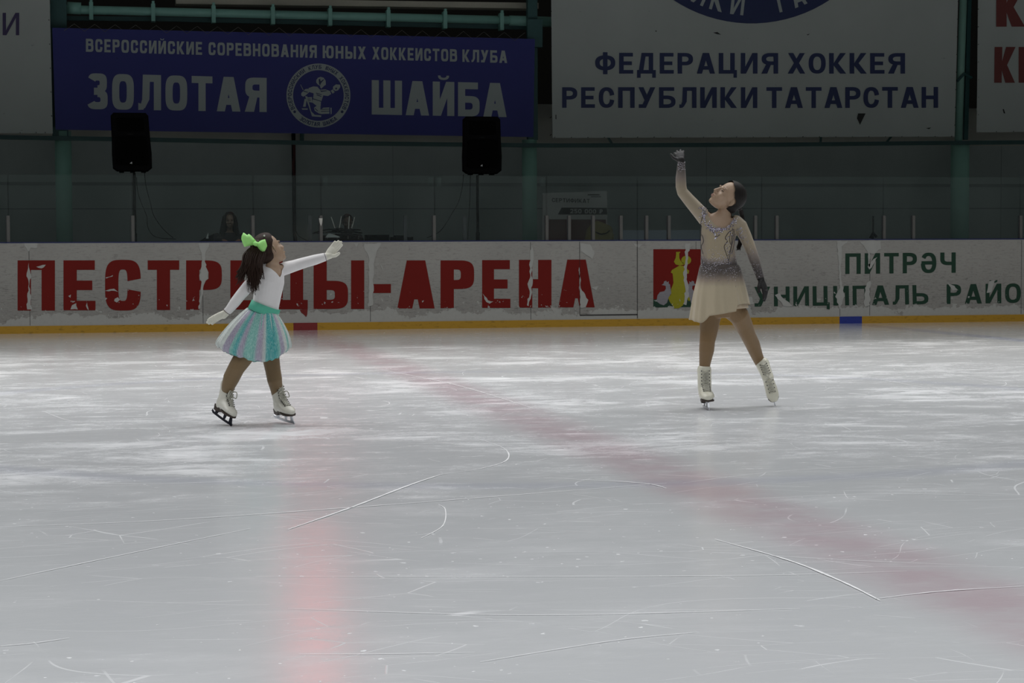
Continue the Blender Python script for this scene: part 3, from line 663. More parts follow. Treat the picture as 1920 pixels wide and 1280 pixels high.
goalie = [e8([(585, 400), (610, 365), (650, 352), (695, 365), (725, 410), (728, 470), (700, 490), (660, 530), (640, 505), (645, 490), (605, 465), (582, 435)]),
          e8([(470, 520), (540, 495), (600, 500), (640, 545), (720, 540), (790, 565), (808, 610), (760, 640), (690, 630), (660, 720), (600, 715), (535, 690), (545, 600), (480, 580)]),
          e8([(530, 690), (655, 725), (650, 800), (580, 780), (530, 740)]), e8([(360, 595), (420, 535), (470, 530), (480, 580), (425, 630), (390, 650), (358, 630)]),
          e8([(835, 500), (880, 465), (940, 470), (945, 505), (910, 555), (870, 565), (835, 540)]), e8([(800, 560), (830, 540), (860, 580), (830, 605)]),
          e8([(415, 640), (450, 645), (510, 870), (560, 920), (660, 930), (655, 955), (520, 945), (470, 790)]), e8([(410, 680), (440, 690), (425, 800), (385, 800)]), e8([(365, 825), (455, 825), (455, 845), (375, 845)]),
          e8([(450, 660), (520, 655), (520, 690), (530, 740), (475, 730)]), e8([(550, 815), (610, 770), (650, 810), (640, 870), (620, 900), (560, 860)]), e8([(640, 850), (690, 815), (780, 810), (780, 905), (660, 910), (620, 900)]), e8([(795, 815), (815, 815), (815, 905), (800, 915)]),
          e8([(345, 470), (352, 468), (392, 548), (384, 552)])]
gdark = [e8([(620, 390), (640, 380), (650, 420), (690, 390), (700, 395), (660, 440), (640, 480), (625, 455)]), e8([(580, 590), (665, 615), (665, 625), (580, 602)]), e8([(590, 615), (660, 640), (660, 652), (590, 628)]),
         e8([(870, 515), (895, 515), (895, 540), (870, 540)]), e8([(525, 672), (660, 715), (658, 725), (525, 684)]), e8([(660, 835), (780, 832), (780, 840), (660, 845)]), e8([(655, 865), (780, 862), (780, 870), (655, 875)]), e8([(565, 820), (610, 860), (605, 868), (560, 830)]),
         e8([(640, 545), (660, 560), (740, 555), (740, 565), (655, 578)]), e8([(450, 680), (500, 680), (500, 688), (455, 690)]), e8([(455, 705), (505, 702), (505, 710), (460, 714)]), e8([(395, 560), (460, 580), (455, 590), (390, 572)])]
bb = banner([(98, 52), (1003, 73), (1000, 257), (104, 243)], [M['ban_blue'], M['ban_text'], M['ban_navy']], 'long blue banner with white lettering and round goalkeeper emblem', [(T, 1), (em, 1), (goalie, 1)], [(emd, 2, .010), (gdark, 2, .010)], n=(60, 14))
mb = MB(); zz = []
for i in range(46):
    u = 120 + i*19.2; zz.append(px(u, (44 + (u-100)*.0195) if i % 2 else (57 + (u-100)*.0221), YB+.0))
mb.tube(zz, .0035, 5); mb.build('lacing_cord', M['cord'], bb)
W = text_polys('ФЕДЕРАЦИЯ', [(1116, 99), (1459, 99.5), (1459, 138), (1116, 138)], .27, .175, 2.4, .23) + text_polys('ХОККЕЯ', [(1477, 99.5), (1697, 99.5), (1697, 138), (1477, 138)], .27, .175, 2.4, .20)
W += text_polys('РЕСПУБЛИКИ', [(1054, 163.5), (1420, 163.5), (1420, 202.5), (1054, 202)], .27, .175, 2.4, .23) + text_polys('ТАТАРСТАН', [(1437, 163.5), (1759, 163), (1759, 202), (1437, 202.5)], .27, .175, 2.4, .18)
disc = [[(1409 + 266*math.cos(2*PI*i/90), -222 + 266*math.sin(2*PI*i/90)) for i in range(90)]]
aw = []
for c, a in (('Б', -41), ('Л', -33), ('И', -24.2), ('К', -15.7), ('И', -6.4), ('Т', 12.8), ('А', 21.9), ('Т', 31), ('А', 40)):
    aw += arc_text(c + ' ', 1409, -222, 251, 42, a, a+1, 25, True, .23, .17)
hole = [[(1617, 214), (1623, 212), (1608.5, 234), (1606, 222), (1609, 213)][::-1]]
hole = [[(1609, 212.5), (1623, 212.5), (1612.5, 234), (1607, 222)]]
scuffs = [[(1337, 61), (1345, 60), (1352, 65), (1344, 64)], [(1512, 65), (1519, 63), (1515, 66)], [(1707, 240), (1717, 242), (1712, 241)], [(1736, 240), (1746, 239), (1742, 242)], [(1041.5, 215), (1043, 215), (1043, 224), (1041.5, 223)], [(1228, 58), (1231, 57), (1231, 60)]]
wb = banner([(1032, -150), (1800, -150), (1790, 256), (1036, 258.5)], [M['ban_white'], M['ban_navy'], M['ban_text'], M['tie']], 'large white banner with navy lettering and blue disc, right of centre', [(W, 1), (disc, 1)], [(aw, 2, .010), (hole, 3, .010), (scuffs, 3, .010)])
pts = [(1034, 21 + 33*i) for i in range(8)]; ties(wb, pts, [(-3, 2)]*8)
pts = [(1040 + 31*i, 258 - .0026*31*i) for i in range(25)]; ties(wb, pts, [(2.5, -3)]*25)
pts = [(1796.5 - .025*(3+33*i), 3 + 33*i) for i in range(8)]; ties(wb, pts, [(-3, 1)]*8)
rb_ = banner([(1836, -150), (2300, -150), (2300, 243), (1831, 248)], [M['ban_white'], M['ban_maroon'], M['tie']], 'white banner with dark red letters at right edge', [(text_polys('К', [(1868, -24), (1922, -24), (1922, 50), (1868, 50)], .36, .17) + text_polys('К', [(1865, 88), (1905, 88), (1903, 155), (1864, 155)], .36, .17) + text_polys('Н', [(1910, 88), (1958, 88), (1958, 155), (1910, 155)], .36, .17) + text_polys('Н', [(1936, -24), (1990, -24), (1990, 50), (1936, 50)], .36, .17), 1)], [([[(1880, 205), (1882, 204), (1885, 213), (1882, 212)]], 2, .010)])
ties(rb_, [(1835, 17 + 33*i) for i in range(7)], [(-3, 1)]*7); ties(rb_, [(1868, 247), (1900, 246.5)], [(2, -3)]*2)
lb_ = banner([(-420, -150), (90, -150), (99, 250), (-420, 247)], [M['ban_white'], M['ban_violet']], 'white banner with one dark violet letter at left edge', [(text_polys('И', [(5, 24), (36, 24), (36, 66), (5, 66)], .20, .16), 1)])
ties(lb_, [(91 + .029*(38+45*i), 38 + 45*i) for i in range(5)], [(-3, -4)]*5); ties(lb_, [(38, 249), (68, 249), (85, 249)], [(-1, -4)]*3)

# red lit display above the frame, mirrored in the ice
def mirror_pt(u, v, Y):
    g = ground(u, v); d = ray(u, v).copy(); d.z = -d.z; return g + d * ((Y - g.y)/d.y)
a, b = mirror_pt(548, 1222, 3.9), mirror_pt(634, 1345, 3.9)
sb = empty('scoreboard', ((a.x+b.x)/2, 3.9, a.z), 'red lit display board high on the wall, mirrored as red glow in ice', 'scoreboard')
mb = MB(); mb.box((a.x-.2, 3.9, a.z-.2), (b.x+.2, 4.1, b.z+.2)); mb.build('housing', M['black_plastic'], sb)
t = NT('red lit display'); t.base((.02, .0, .0)); t.b.inputs['Emission Color'].default_value = (1, .06, .04, 1); t.b.inputs['Emission Strength'].default_value = 5.0
mb = MB(); mb.box((a.x, 3.88, a.z), (b.x, 3.9, b.z)); mb.build('screen', t.m, sb)
#@@PART2
# ------------------------------------------------------------------ loudspeakers on stands, cables, table with gear
YS = .95
def speaker(u0, u1, v0, v1, lab, labs, pole_u, lean):
    a, b = px(u0, v0, YS), px(u1, v1, YS); cx, zt_, zb_ = (a.x+b.x)/2, a.z, b.z; hw = (b.x-a.x)/2; H = zt_-zb_
    def P(x, z, y): return Vector((cx + x*hw + lean*(.5-z)*hw*.12, y, zb_ + z*H))
    o = empty('loudspeaker', (cx, YS+.18, zb_), lab, 'loudspeaker')
    outline = [(-.78, .0), (.76, .0), (.98, .06), (1.0, .30), (.96, .55), (.93, .95), (.80, 1.0), (-.80, 1.0), (-.95, .95), (-.96, .55), (-.99, .3), (-.98, .05)]
    mb = MB(); n = len(outline); fr = [P(x, z, YS) for x, z in outline]; mid = [P(x*1.0, z, YS+.07) for x, z in outline]; bk = [P(x*.72, .04+z*.92, YS+.36) for x, z in outline]
    f2 = [P(x*.94, .02+z*.96, YS-.02) for x, z in outline]
    vs_ = f2 + fr + mid + bk
    mb.add(vs_, [tuple(range(n))] + [(k*n+i, (k+1)*n+i, (k+1)*n+(i+1) % n, k*n+(i+1) % n) for k in range(3) for i in range(n)] + [tuple(range(4*n-1, 3*n-1, -1))])
    mb.build('cabinet', M['black_plastic'], o)
    mb = MB(); g = [P(x*.84, .10+z*.50, YS-.026) for x, z in outline]; mb.prism(g, .012); mb.build('woofer_grille', M['grille'], o)
    mb = MB(); g = [P(x*.70, .68+z*.24, YS-.026) for x, z in outline]; mb.prism(g, .012); mb.build('horn', M['grille'], o)
    mb = MB(); p = P(-.02, .635, YS-.024); mb.box((p.x-.035, p.y-.003, p.z-.006), (p.x+.035, p.y+.003, p.z+.006)); tag(mb.build('name_plate', M['steel_black'], o), 'faint grey name plate')
    mb = MB(); p = P(-.06, .145, YS-.03); q = .013
    mb.poly([p+Vector((-q*1.2, 0, -q*.6)), p+Vector((q*.2, 0, -q*.6)), p+Vector((q*.3, 0, q*.5)), p+Vector((-q*.3, 0, q*.3))]); mb.poly([p+Vector((q*.4, -.001, -q)), p+Vector((q, -.001, -q)), p+Vector((q*.9, -.001, q)), p+Vector((q*.3, -.001, q))]); tag(mb.build('badge', M['badge'], o), 'small silver badge')
    for sx_ in (-.55, 0, .55):
        mb = MB(); p = P(sx_, 0, YS+.1); mb.box((p.x-.03, p.y-.04, p.z-.012), (p.x+.03, p.y+.04, p.z)); mb.build('foot', M['black_plastic'], o)
    st = empty('speaker_stand', (0, 0, .3), labs, 'stand'); pp = px(pole_u, 380, YS+.18); st.location = (pp.x, YS+.18, .3)
    mb = MB(); mb.tube([(pp.x, YS+.18, .75), (pp.x, YS+.18, zb_-.012)], .0185, 12); mb.build('pole', M['steel_black'], st)
    mb = MB(); mb.tube([(pp.x, YS+.18, .55), (pp.x, YS+.18, 1.22)], .026, 12); mb.build('sleeve', M['steel_black'], st)
    for k in range(3):
        a_ = k*2*PI/3 + .5; mb = MB(); mb.tube([(pp.x, YS+.18, .95), (pp.x + .42*math.cos(a_), YS+.18+.42*math.sin(a_), .315)], .013, 8); mb.build('leg', M['steel_black'], st)
    return o
speaker(207.5, 284, 211, 321.5, 'black loudspeaker on a stand under the letters at left of the blue banner', 'black pole stand carrying the left loudspeaker', 252.5, 1)
speaker(867, 941, 218, 326, 'black loudspeaker on a stand below the right end of the blue banner', 'black pole stand carrying the right loudspeaker', 895.5, 0)
def cable(pts, Y, label, r=.0045, m='wire', name='cable'):
    mb = MB(); mb.tube(spline([px(u, v, Y) for u, v in pts], 6), r, 6); return tag(mb.build(name, M[m]), label, 'cable')
cable([(256, 332), (259, 362), (268, 388), (275, 405), (277, 425), (286, 440), (300, 446), (330, 448)], YS+.02, 'thin black cable hanging beside the left loudspeaker pole, nearer the pole')
cable([(271, 323), (274, 350), (282, 380), (288, 403), (305, 428), (325, 446)], YS+.06, 'thin black cable from the left loudspeaker, curving furthest from the pole')
cable([(869, 327), (867, 350), (859, 380), (846, 402), (832, 425), (820, 437), (800, 446)], YS+.02, 'thin black cable sagging left from the right loudspeaker to the table')
cable([(882, 327), (881, 370), (879, 410), (877, 449)], YS+.06, 'thin black cable hanging straight down beside the right loudspeaker pole')
# pipe on the wall
o = empty('drain_pipe', px(551, 450, 4.85), 'black vertical pipe on the wall under the round emblem', 'pipe')
mb = MB(); mb.tube([px(550, 236, 4.85), px(551, 320, 4.85), px(552, 436, 4.85), px(556, 470, 4.85), Vector((px(556, 470, 4.85).x, 4.85, .3))], .030, 10); mb.build('pipe', M['steel_black'], o)
mb = MB(); mb.tube(spline([px(551, 270, 4.8), px(551.5, 290, 4.78), px(550, 310, 4.78), px(552, 330, 4.8)], 5), .020, 8); mb.build('hose', M['red_wire'], o)
mb = MB(); mb.tube([px(566, 236, 4.9), px(566, 270, 4.9)], .03, 6); mb.build('bracket', M['teal_dark'], o)
cable([(554, 430), (560, 442), (572, 449), (590, 458)], 4.78, 'black cable loop at foot of the wall pipe')
# table
zT = 1.085; ta, tb = px(352, 445, .6).x, px(800, 445, .6).x
o = empty('folding_table', ((ta+tb)/2, .8, .3), 'dark table behind the boards holding sound gear', 'table')
mb = MB(); mb.box((ta, .5, zT-.03), (tb, 1.1, zT)); mb.build('tabletop', M['steel_black'], o)
for sx_ in (ta+.08, (ta+tb)/2, tb-.08):
    for y_ in (.56, 1.04): mb = MB(); mb.tube([(sx_, y_, .3), (sx_, y_, zT-.03)], .016, 8); mb.build('leg', M['steel_black'], o)
# laptop at left
o = empty('laptop', px(378, 447, .8), 'dark laptop with white glint left of the seated woman', 'laptop')
a = px(368, 447, .75); mb = MB(); mb.box((a.x, .70, zT), (a.x+.20, .92, zT+.015)); mb.build('keyboard', M['black_plastic'], o)
mb = MB(); q = [Vector((a.x+.005, .70, zT+.015)), Vector((a.x+.20, .72, zT+.015)), Vector((a.x+.23, .80, zT+.13)), Vector((a.x+.12, .78, zT+.08))]; mb.prism(q, .012); mb.build('screen', M['black_plastic'], o)
mb = MB(); q = [px(u, v, .695) for u, v in ((386, 447), (391, 447), (390.5, 440), (391.5, 435), (388, 441))]; mb.prism(q, .004); tag(mb.build('glint_patch', M['paper'], o), 'white patch painted as a glint')  # small white piece stands in for a glint of light on the laptop
# mixer, router, paper, boxes
o = empty('mixing_console', px(640, 445, .8), 'black mixing console with cable heap behind the pointing white glove', 'mixer')
a, b = px(606, 445, .8).x, px(676, 445, .8).x
mb = MB(); mb.add([(a, .62, zT), (b, .62, zT), (b, 1.02, zT), (a, 1.02, zT), (a, .62, zT+.05), (b, .62, zT+.04), (b, 1.02, zT+.10), (a, 1.02, zT+.10)], [(0,3,2,1), (4,5,6,7), (0,1,5,4), (1,2,6,5), (2,3,7,6), (3,0,4,7)]); mb.build('case', M['black_plastic'], o)
random.seed(5)
for k in range(10):
    mb = MB(); x_ = a+.04+(b-a-.08)*k/9; y_ = .70 + .08*(k % 3); mb.tube([(x_, y_, zT+.05), (x_, y_-.006, zT+.088)], .009, 8); mb.build('knob', M['alu' if k % 3 == 0 else 'black_plastic'], o)
mb = MB()
for k in range(9):
    P0 = [px(random.gauss(640, 17), random.uniform(427.5, 437.5), .9+random.uniform(-.1, .1)) for _ in range(4)]; mb.tube(spline(P0, 6), .007, 6)
tag(mb.build('cable_heap', M['wire']), 'tangled black cables heaped over the mixing console', 'cable', None, 'stuff')
o = empty('router', px(655, 436, 1.08), 'small black router with white antennas in front of the bowed person', 'router')
a = px(628, 438, 1.08); b = px(668, 438, 1.08); mb = MB(); mb.box((a.x, 1.03, zT+.0), (b.x, 1.09, a.z)); mb.build('case', M['black_plastic'], o)
for (u0, v0), (u1, v1) in (((621, 407), (628, 427)), ((640, 405), (636.5, 427)), ((655, 405), (653.5, 431)), ((665, 407), (658.5, 431))):
    mb = MB(); mb.tube([px(u1, v1+7, 1.06), px(u1, v1, 1.06), px(u0, v0, 1.06)], [.008, .0065, .0055], 8); mb.build('antenna', M['white_plastic'], o)
o = empty('paper', px(625, 442, .6), None); bpy.data.objects.remove(o)
mb = MB(); q = [px(u, v, .6) for u, v in ((610, 445), (638, 445), (636, 443), (617, 437), (614, 440))]; mb.prism(q, .02); tag(mb.build('paper', M['paper']), 'white paper sheet lying beside the mixing console above the white glove', 'paper')
a, b = px(686, 450, .8), px(727, 440, .8); mb = MB(); mb.box((a.x, .66, zT), (b.x, .95, b.z)); mb.box((a.x+.01, .655, b.z-.012), (b.x-.01, .66, b.z-.004)); tag(mb.build('amplifier', M['black_plastic']), 'flat black amplifier box on the table right of the mixer', 'amplifier')
a, b = px(733, 450, .8), px(772, 444, .8); mb = MB(); mb.box((a.x, .68, zT), (b.x, .93, b.z)); mb.box((a.x+.05, .72, b.z), (b.x-.1, .9, b.z+.02)); tag(mb.build('media_player', M['black_plastic']), 'low black box at right end of the table', 'player')
# certificate board, box, bench, microphone stand
Yc = 3.0; o = empty('certificate_board', px(1078, 450, Yc), 'big cardboard certificate with black price bar standing behind the glass', 'certificate')
mb = MB(); q = [px(u, v, Yc) for u, v in ((1016, 470), (1140, 470), (1138, 358), (1018, 362))]; mb.prism(q, .02); wall_polys(mb, [[(1046, 402), (1053, 389), (1138, 389.5), (1138.5, 402)]], Yc-.003, 1)
wall_polys(mb, [[(1029, 411), (1136, 411.5), (1137, 470), (1028, 470)]], Yc-.003, 2)
wall_polys(mb, text_polys('СЕРТИФИКАТ', [(1035, 371), (1106, 373), (1106, 380.5), (1035, 378.5)], .22, .16), Yc-.003, 1)
wall_polys(mb, text_polys('250 000 ₽', [(1069, 391.5), (1130, 392.5), (1130, 400.5), (1069, 399.5)], .26, .18), Yc-.006, 3)
wall_polys(mb, [[(1102, 364), (1124, 364), (1124, 366), (1102, 366)], [(1108, 368), (1127, 368), (1127, 369.5), (1108, 369.5)]], Yc-.003, 1)
mb.build('card', [M['cert'], M['cert_dark'], M['cert_red'], M['cert_txt']], o)
a, b = px(1016, 470, Yc), px(1140, 470, Yc); mb = MB(); mb.box((a.x+.1, Yc+.03, .3), (a.x+.16, Yc+.09, a.z+.3)); mb.box((b.x-.16, Yc+.03, .3), (b.x-.1, Yc+.09, a.z+.3)); mb.build('easel_leg', M['steel_black'], o)
mb = MB(); a, b = px(1098, 470, 2.4), px(1160, 424, 2.4)
mb.loft([((a.x+.16, 2.5, .3), .17, .15), ((a.x+.17, 2.5, .6), .2, .18), ((a.x+.20, 2.5, 1.0), .21, .18), ((a.x+.24, 2.5, b.z-.08), .20, .14), ((a.x+.26, 2.5, b.z-.03), .17, .10)], (1, 0, 0), 24); o = tag(mb.build('bag', M['khaki'], None, True), 'dull yellow bag in front of the certificate board', 'bag')
mb = MB(); mb.tube([Vector((a.x+.14, 2.38, b.z-.08)), Vector((a.x+.2, 2.33, b.z-.11)), Vector((a.x+.28, 2.33, b.z-.10)), Vector((a.x+.34, 2.38, b.z-.06))], .008, 6); mb.build('handle', M['wire'], o)
a, b = px(1166, 470, 3.2), px(1312, 431, 3.2); o = empty('bench', ((a.x+b.x)/2, 3.2, .3), 'pale blue grey bench back behind the posts right of the certificate', 'bench')
mb = MB(); mb.box((a.x, 3.2, .82), (b.x, 3.24, b.z)); mb.build('backrest', M['bench'], o); mb = MB(); mb.box((a.x, 2.8, .74), (b.x, 3.2, .78)); mb.build('seat', M['bench'], o)
for x_ in (a.x+.05, b.x-.09):
    for y_ in (2.84, 3.16): mb = MB(); mb.box((x_, y_, .3), (x_+.04, y_+.04, .74 if y_ < 3 else .9)); mb.build('leg', M['alu_dark'], o)
p = px(1637, 448, .7); o = empty('microphone_stand', (p.x, .7, .3), 'short black microphone stand behind the glass at right', 'stand')
mb = MB(); mb.tube([(p.x, .7, .32), (p.x, .7, px(1637, 405, .7).z)], .012, 8); mb.build('pole', M['steel_black'], o)
mb = MB(); mb.tube([(p.x, .7, .3), (p.x, .7, .33)], .14, 20); mb.build('base', M['steel_black'], o)
mb = MB(); mb.tube([px(1633, 447, .7), px(1637, 436, .69), px(1643, 444, .7)], [.03, .02, .022], 8); mb.build('clamp', M['black_plastic'], o)

# ------------------------------------------------------------------ people
def dye_mat(name, light, dark, mid=None, rough=.6, sheen=.2, alpha=1.0):
    t = NT(name); at = t.n('ShaderNodeAttribute'); at.attribute_name = 'dye'
    nz = t.noise(t.objpos(), 60, 3); f = t.math('ADD', at.outputs['Fac'], t.math('MULTIPLY', t.math('SUBTRACT', nz, .5), .12), clamp=True)
    cr = t.n('ShaderNodeValToRGB'); t.l(f, cr.inputs[0]); e = cr.color_ramp.elements
    e[0].color = (*light, 1); e[1].color = (*dark, 1)
    if mid: q = e.new(.5); q.color = (*mid, 1)
    t.base(cr.outputs[0]); t.rough(rough); t.b.inputs['Sheen Weight'].default_value = sheen
    if alpha < 1: t.b.inputs['Alpha'].default_value = alpha
    return t.m
def set_dye(o, fn):
    a = o.data.attributes.new('dye', 'FLOAT', 'POINT'); off = o.matrix_parent_inverse.translation + (o.parent.location if o.parent else Vector())
    for i, v in enumerate(o.data.vertices): a.data[i].value = max(0, min(1, fn(v.co)))
def skin_mat(name, col):
    t = NT(name); p = t.objpos(); t.base(t.mix(t.noise(p, 18, 3), tuple(c*.93 for c in col), tuple(min(1, c*1.05) for c in col))); t.rough(.5)
    t.b.inputs['Subsurface Weight'].default_value = .08; t.b.inputs['Subsurface Radius'].default_value = (.01, .004, .002); t.b.inputs['Subsurface Scale'].default_value = .5; return t.m
def hair_mat(name, col):
    t = NT(name); p = t.objpos(); nz = t.noise(t.mapped(p, (160, 160, 6)), 1, 3); t.base(t.mix(nz, tuple(c*.5 for c in col), tuple(c*1.7 for c in col))); t.rough(.6); t.b.inputs['Specular IOR Level'].default_value = .22; t.bump(nz, .4, .004); return t.m
M['skin'] = skin_mat('child skin', (.40, .275, .185)); M['skin_shaded'] = skin_mat('skin with stand shade in colour', (.16, .11, .075))  # second skin has the dimness of the stand put into its colour
M['hair'] = hair_mat('dark brown hair', (.024, .012, .0075)); M['hair_black'] = hair_mat('black hair', (.010, .008, .007))
M['lip'] = simple('lips', (.24, .10, .08), .5); M['lip_shaded'] = simple('lips with stand shade in colour', (.10, .05, .04), .6); M['eye_shaded'] = simple('eye with stand shade in colour', (.08, .075, .07), .5); M['eye'] = simple('dark eye', (.015, .010, .008), .2); M['eyewhite'] = simple('eye white', (.55, .53, .5), .3); M['brow'] = simple('eyebrow', (.04, .025, .015), .8)  # lips and eye whites of the seated people are darkened to imitate shade
M['lycra'] = simple('white stretch fabric', (.74, .72, .715), .6, 0, .04, 40, 0, .3)
M['glove'] = simple('cream knit glove', (.70, .68, .58), .8, 0, .06, 120, .25, .3)
M['cuff'] = simple('grey cuff line', (.16, .13, .12), .8)
M['tights'] = simple('tan tights', (.20, .130, .060), .6, 0, .06, 80, 0, .1); M['tights2'] = simple('bronze tights', (.21, .127, .054), .55, 0, .05, 80, 0, .1)
M['belt'] = simple('sea green waistband', (.09, .46, .32), .6, 0, .08, 50, .1)
M['bow'] = simple('bright green ribbon', (.36, .80, .22), .6, 0, .10, 25, .15)
M['boot'] = simple('white leather boot', (.70, .68, .60), .35, 0, .08, 18); M['boot2'] = simple('cream leather boot', (.72, .70, .58), .3, 0, .06, 18)
M['sole'] = simple('dark brown sole', (.045, .028, .022), .5); M['lace'] = simple('grey white lace', (.48, .47, .40), .8); M['eyelet'] = simple('dark eyelet', (.05, .045, .04), .5)
M['steel'] = simple('bright steel', (.55, .56, .60), .3, .85, .08, 30); M['steel_dk'] = simple('dark steel', (.035, .035, .05), .4, .5, .1, 30)
M['jacket'] = simple('black jacket', (.010, .010, .012), .8)
M['crystal'] = simple('crystal stones', (.52, .50, .55), .10, .9, .05, 200); M['crystal_v'] = simple('violet stones', (.24, .21, .30), .12, .85, .05, 200)

def wv(r, f, u): return RGT0*r + FWD0*f + UPV*u           # right, away, up
def gdep(u, v): return (ground(u, v) - CAM).dot(FWD0)
class Fig:
    def __init__(s, dref): s.d = dref
    def J(s, u, v, d=0.0): return at_depth(u, v, s.d + d)
def frame(F, U):
    F = F.normalized(); U = (U - F*U.dot(F)).normalized(); return F, U, U.cross(F)
def head_shapes(mb, c, F, U, S, h, g=0.0):
    def P(f, u, s_=0): return c + (F*f + U*u + S*s_)*h
    mb.ell(P(-.06, .13), F*(.405*h+g), S*(.325*h+g), U*(.37*h+g), 24, 16)
    mb.ell(P(.11, -.12), F*(.275*h+g), S*(.265*h+g), U*(.35*h+g))
    mb.ell(P(.20, -.34), F*(.17*h+g), S*(.17*h+g), U*(.14*h+g)); mb.ell(P(.285, -.405), F*(.085*h+g), S*(.10*h+g), U*(.075*h+g))
    mb.loft([(P(.375, .05), .030*h, .030*h), (P(.42, -.05), .036*h, .036*h), (P(.455, -.125), .048*h, .045*h)], S, 12)
    for q in (-1, 1):
        mb.ell(P(.40, -.145, .05*q), F*.045*h, S*.035*h, U*.032*h, 10, 7)
        mb.ell(P(.27, -.13, .15*q), F*.10*h, S*.10*h, U*.11*h, 12, 8); mb.ell(P(.335, .085, .115*q), F*.055*h, S*.09*h, U*.032*h, 12, 8)
        eF = (F*.75 + S*q*.45).normalized(); eS = eF.cross(U)
        ea = (F*.55 - S*q*.83).normalized(); eo = (F*.83 + S*q*.55).normalized(); ec = P(-.045, -.06, .340*q); er = []
        for k in range(13):
            an = -1.7 + 3.9*k/12; tw = .4 + .6*math.sin(PI*(k+.5)/13)
            er.append((ec - ea*(.062*math.cos(an)*h) + U*(.108*math.sin(an)*h) + eo*.014*h, .017*h*tw, .017*h*tw))
        mb.loft(er, eo, 8); mb.ell(ec, ea*.070*h, U*.115*h, eo*.022*h, 14, 9); mb.ell(ec - U*.10*h + ea*.02*h, ea*.035*h, U*.04*h, eo*.022*h, 10, 7)
    mb.ell(P(.385, -.255), F*.05*h, S*.10*h, U*.028*h, 12, 8); mb.ell(P(.375, -.295), F*.05*h, S*.085*h, U*.028*h, 12, 8)
def face_parts(par, c, F, U, S, h, closed=False, lipm='lip', eyem='eyewhite'):
    def P(f, u, s_=0): return c + (F*f + U*u + S*s_)*h
    for q in (-1, 1):
        mb = MB()
        if not closed:
            mb.ell(P(.335, .015, .125*q), F*.04*h, S*.055*h, U*.024*h, 12, 8); mb.build('eye', M[eyem], par, True)
            mb = MB(); mb.ell(P(.368, .014, .128*q), F*.014*h, S*.024*h, U*.024*h, 10, 8); mb.build('iris', M['eye'], par, True)
        mb = MB(); mb.tube(spline([P(.335, .022 if not closed else -.005, .065*q), P(.366, .04 if not closed else .004, .12*q), P(.325, .018 if not closed else -.005, .19*q)], 5), .010*h, 6); mb.build('eyelash', M['eye'], par)
        mb = MB(); mb.tube(spline([P(.368, .085, .055*q), P(.362, .112, .12*q), P(.318, .09, .20*q)], 5), [.006*h]+[.010*h]*8+[.005*h]*2, 6); mb.build('eyebrow', M['brow'], par)
    mb = MB(); mb.ell(P(.398, -.253), F*.042*h, S*.075*h, U*.020*h, 12, 8); mb.ell(P(.390, -.290), F*.042*h, S*.062*h, U*.022*h, 12, 8); mb.build('lips', M[lipm], par, True)
def hair_cap(par, mat, c, F, U, S, h, g=.035, k0=-.07, k1=.82, low=-.20):
    mb = MB(); mb.ell(c + (F*-.06 + U*.13)*h, F*(.405+g)*h, S*(.325+g)*h, U*(.37+g)*h, 32, 20); mb.ell(c + (F*-.22 - U*.10)*h, F*(.22+g)*h, S*(.24+g)*h, U*.25*h)
    def cut(p):
        q = (p-c)/h; f, u = q.dot(F), q.dot(U)
        if ((f+.035)/.105)**2 + ((u+.065)/.15)**2 < 1 and abs(q.dot(S)) > .15: return True      # free of the ears
        return f > k0 + k1*max(u, 0) + .02*math.sin(u*40) or (u < low and f > -.12)
    return mb.fused('hair', mat, par, .004, 4, cut)
def hand_shapes(mb, wr, D, N, T, L, curl=(.15, .2, .25, .3), spread=.16, g=0.0, thumb=.6, rad=.0068):
    """wr wrist, D towards the fingertips, N palm normal, T towards the thumb side"""
    D = D.normalized(); T = (T - D*T.dot(D)).normalized(); N = (N - D*N.dot(D) - T*N.dot(T)).normalized()
    pw = .205*L; kn = wr + D*(.50*L)
    mb.loft([(wr - D*.06*L, .13*L+g, .095*L+g), (wr + D*.08*L, .155*L+g, .105*L+g), (wr + D*.28*L, pw+g, .10*L+g), (wr + D*.45*L, pw*.97+g, .085*L+g)], T, 16)
    for i, (o, ln) in enumerate(((.75, .42), (.26, .48), (-.25, .45), (-.72, .35))):
        b = kn + T*(o*pw) - D*(.03 + .05*abs(o-.2))*L; d = (D + T*(o*spread)).normalized(); a = curl[i]; P = [b - D*.06*L, b]; ang = 0
        for sgl in (.46, .30, .24):
            ang += a; dd = d*math.cos(ang) + N*math.sin(ang); P.append(P[-1] + dd*(ln*L*sgl))
        mb.loft([(p, r*rad*1.0+g, r*rad*1.0+g) for p, r in zip(P, (1.1, 1.12, 1.0, .92, .78))], T, 10)
    b = wr + D*.10*L + T*.11*L; d1 = (D*.62 + T*thumb + N*.28).normalized(); d2 = (D*.9 + T*thumb*.45 + N*.25).normalized()
    mb.loft([(b, .085*L+g, .08*L+g), (b + d1*.17*L, .068*L+g, .064*L+g), (b + d1*.27*L, rad*1.2+g, rad*1.2+g), (b + d1*.27*L + d2*.12*L, rad*1.12+g, rad*1.12+g), (b + d1*.27*L + d2*.22*L, rad*.85+g, rad*.85+g)], N, 12)

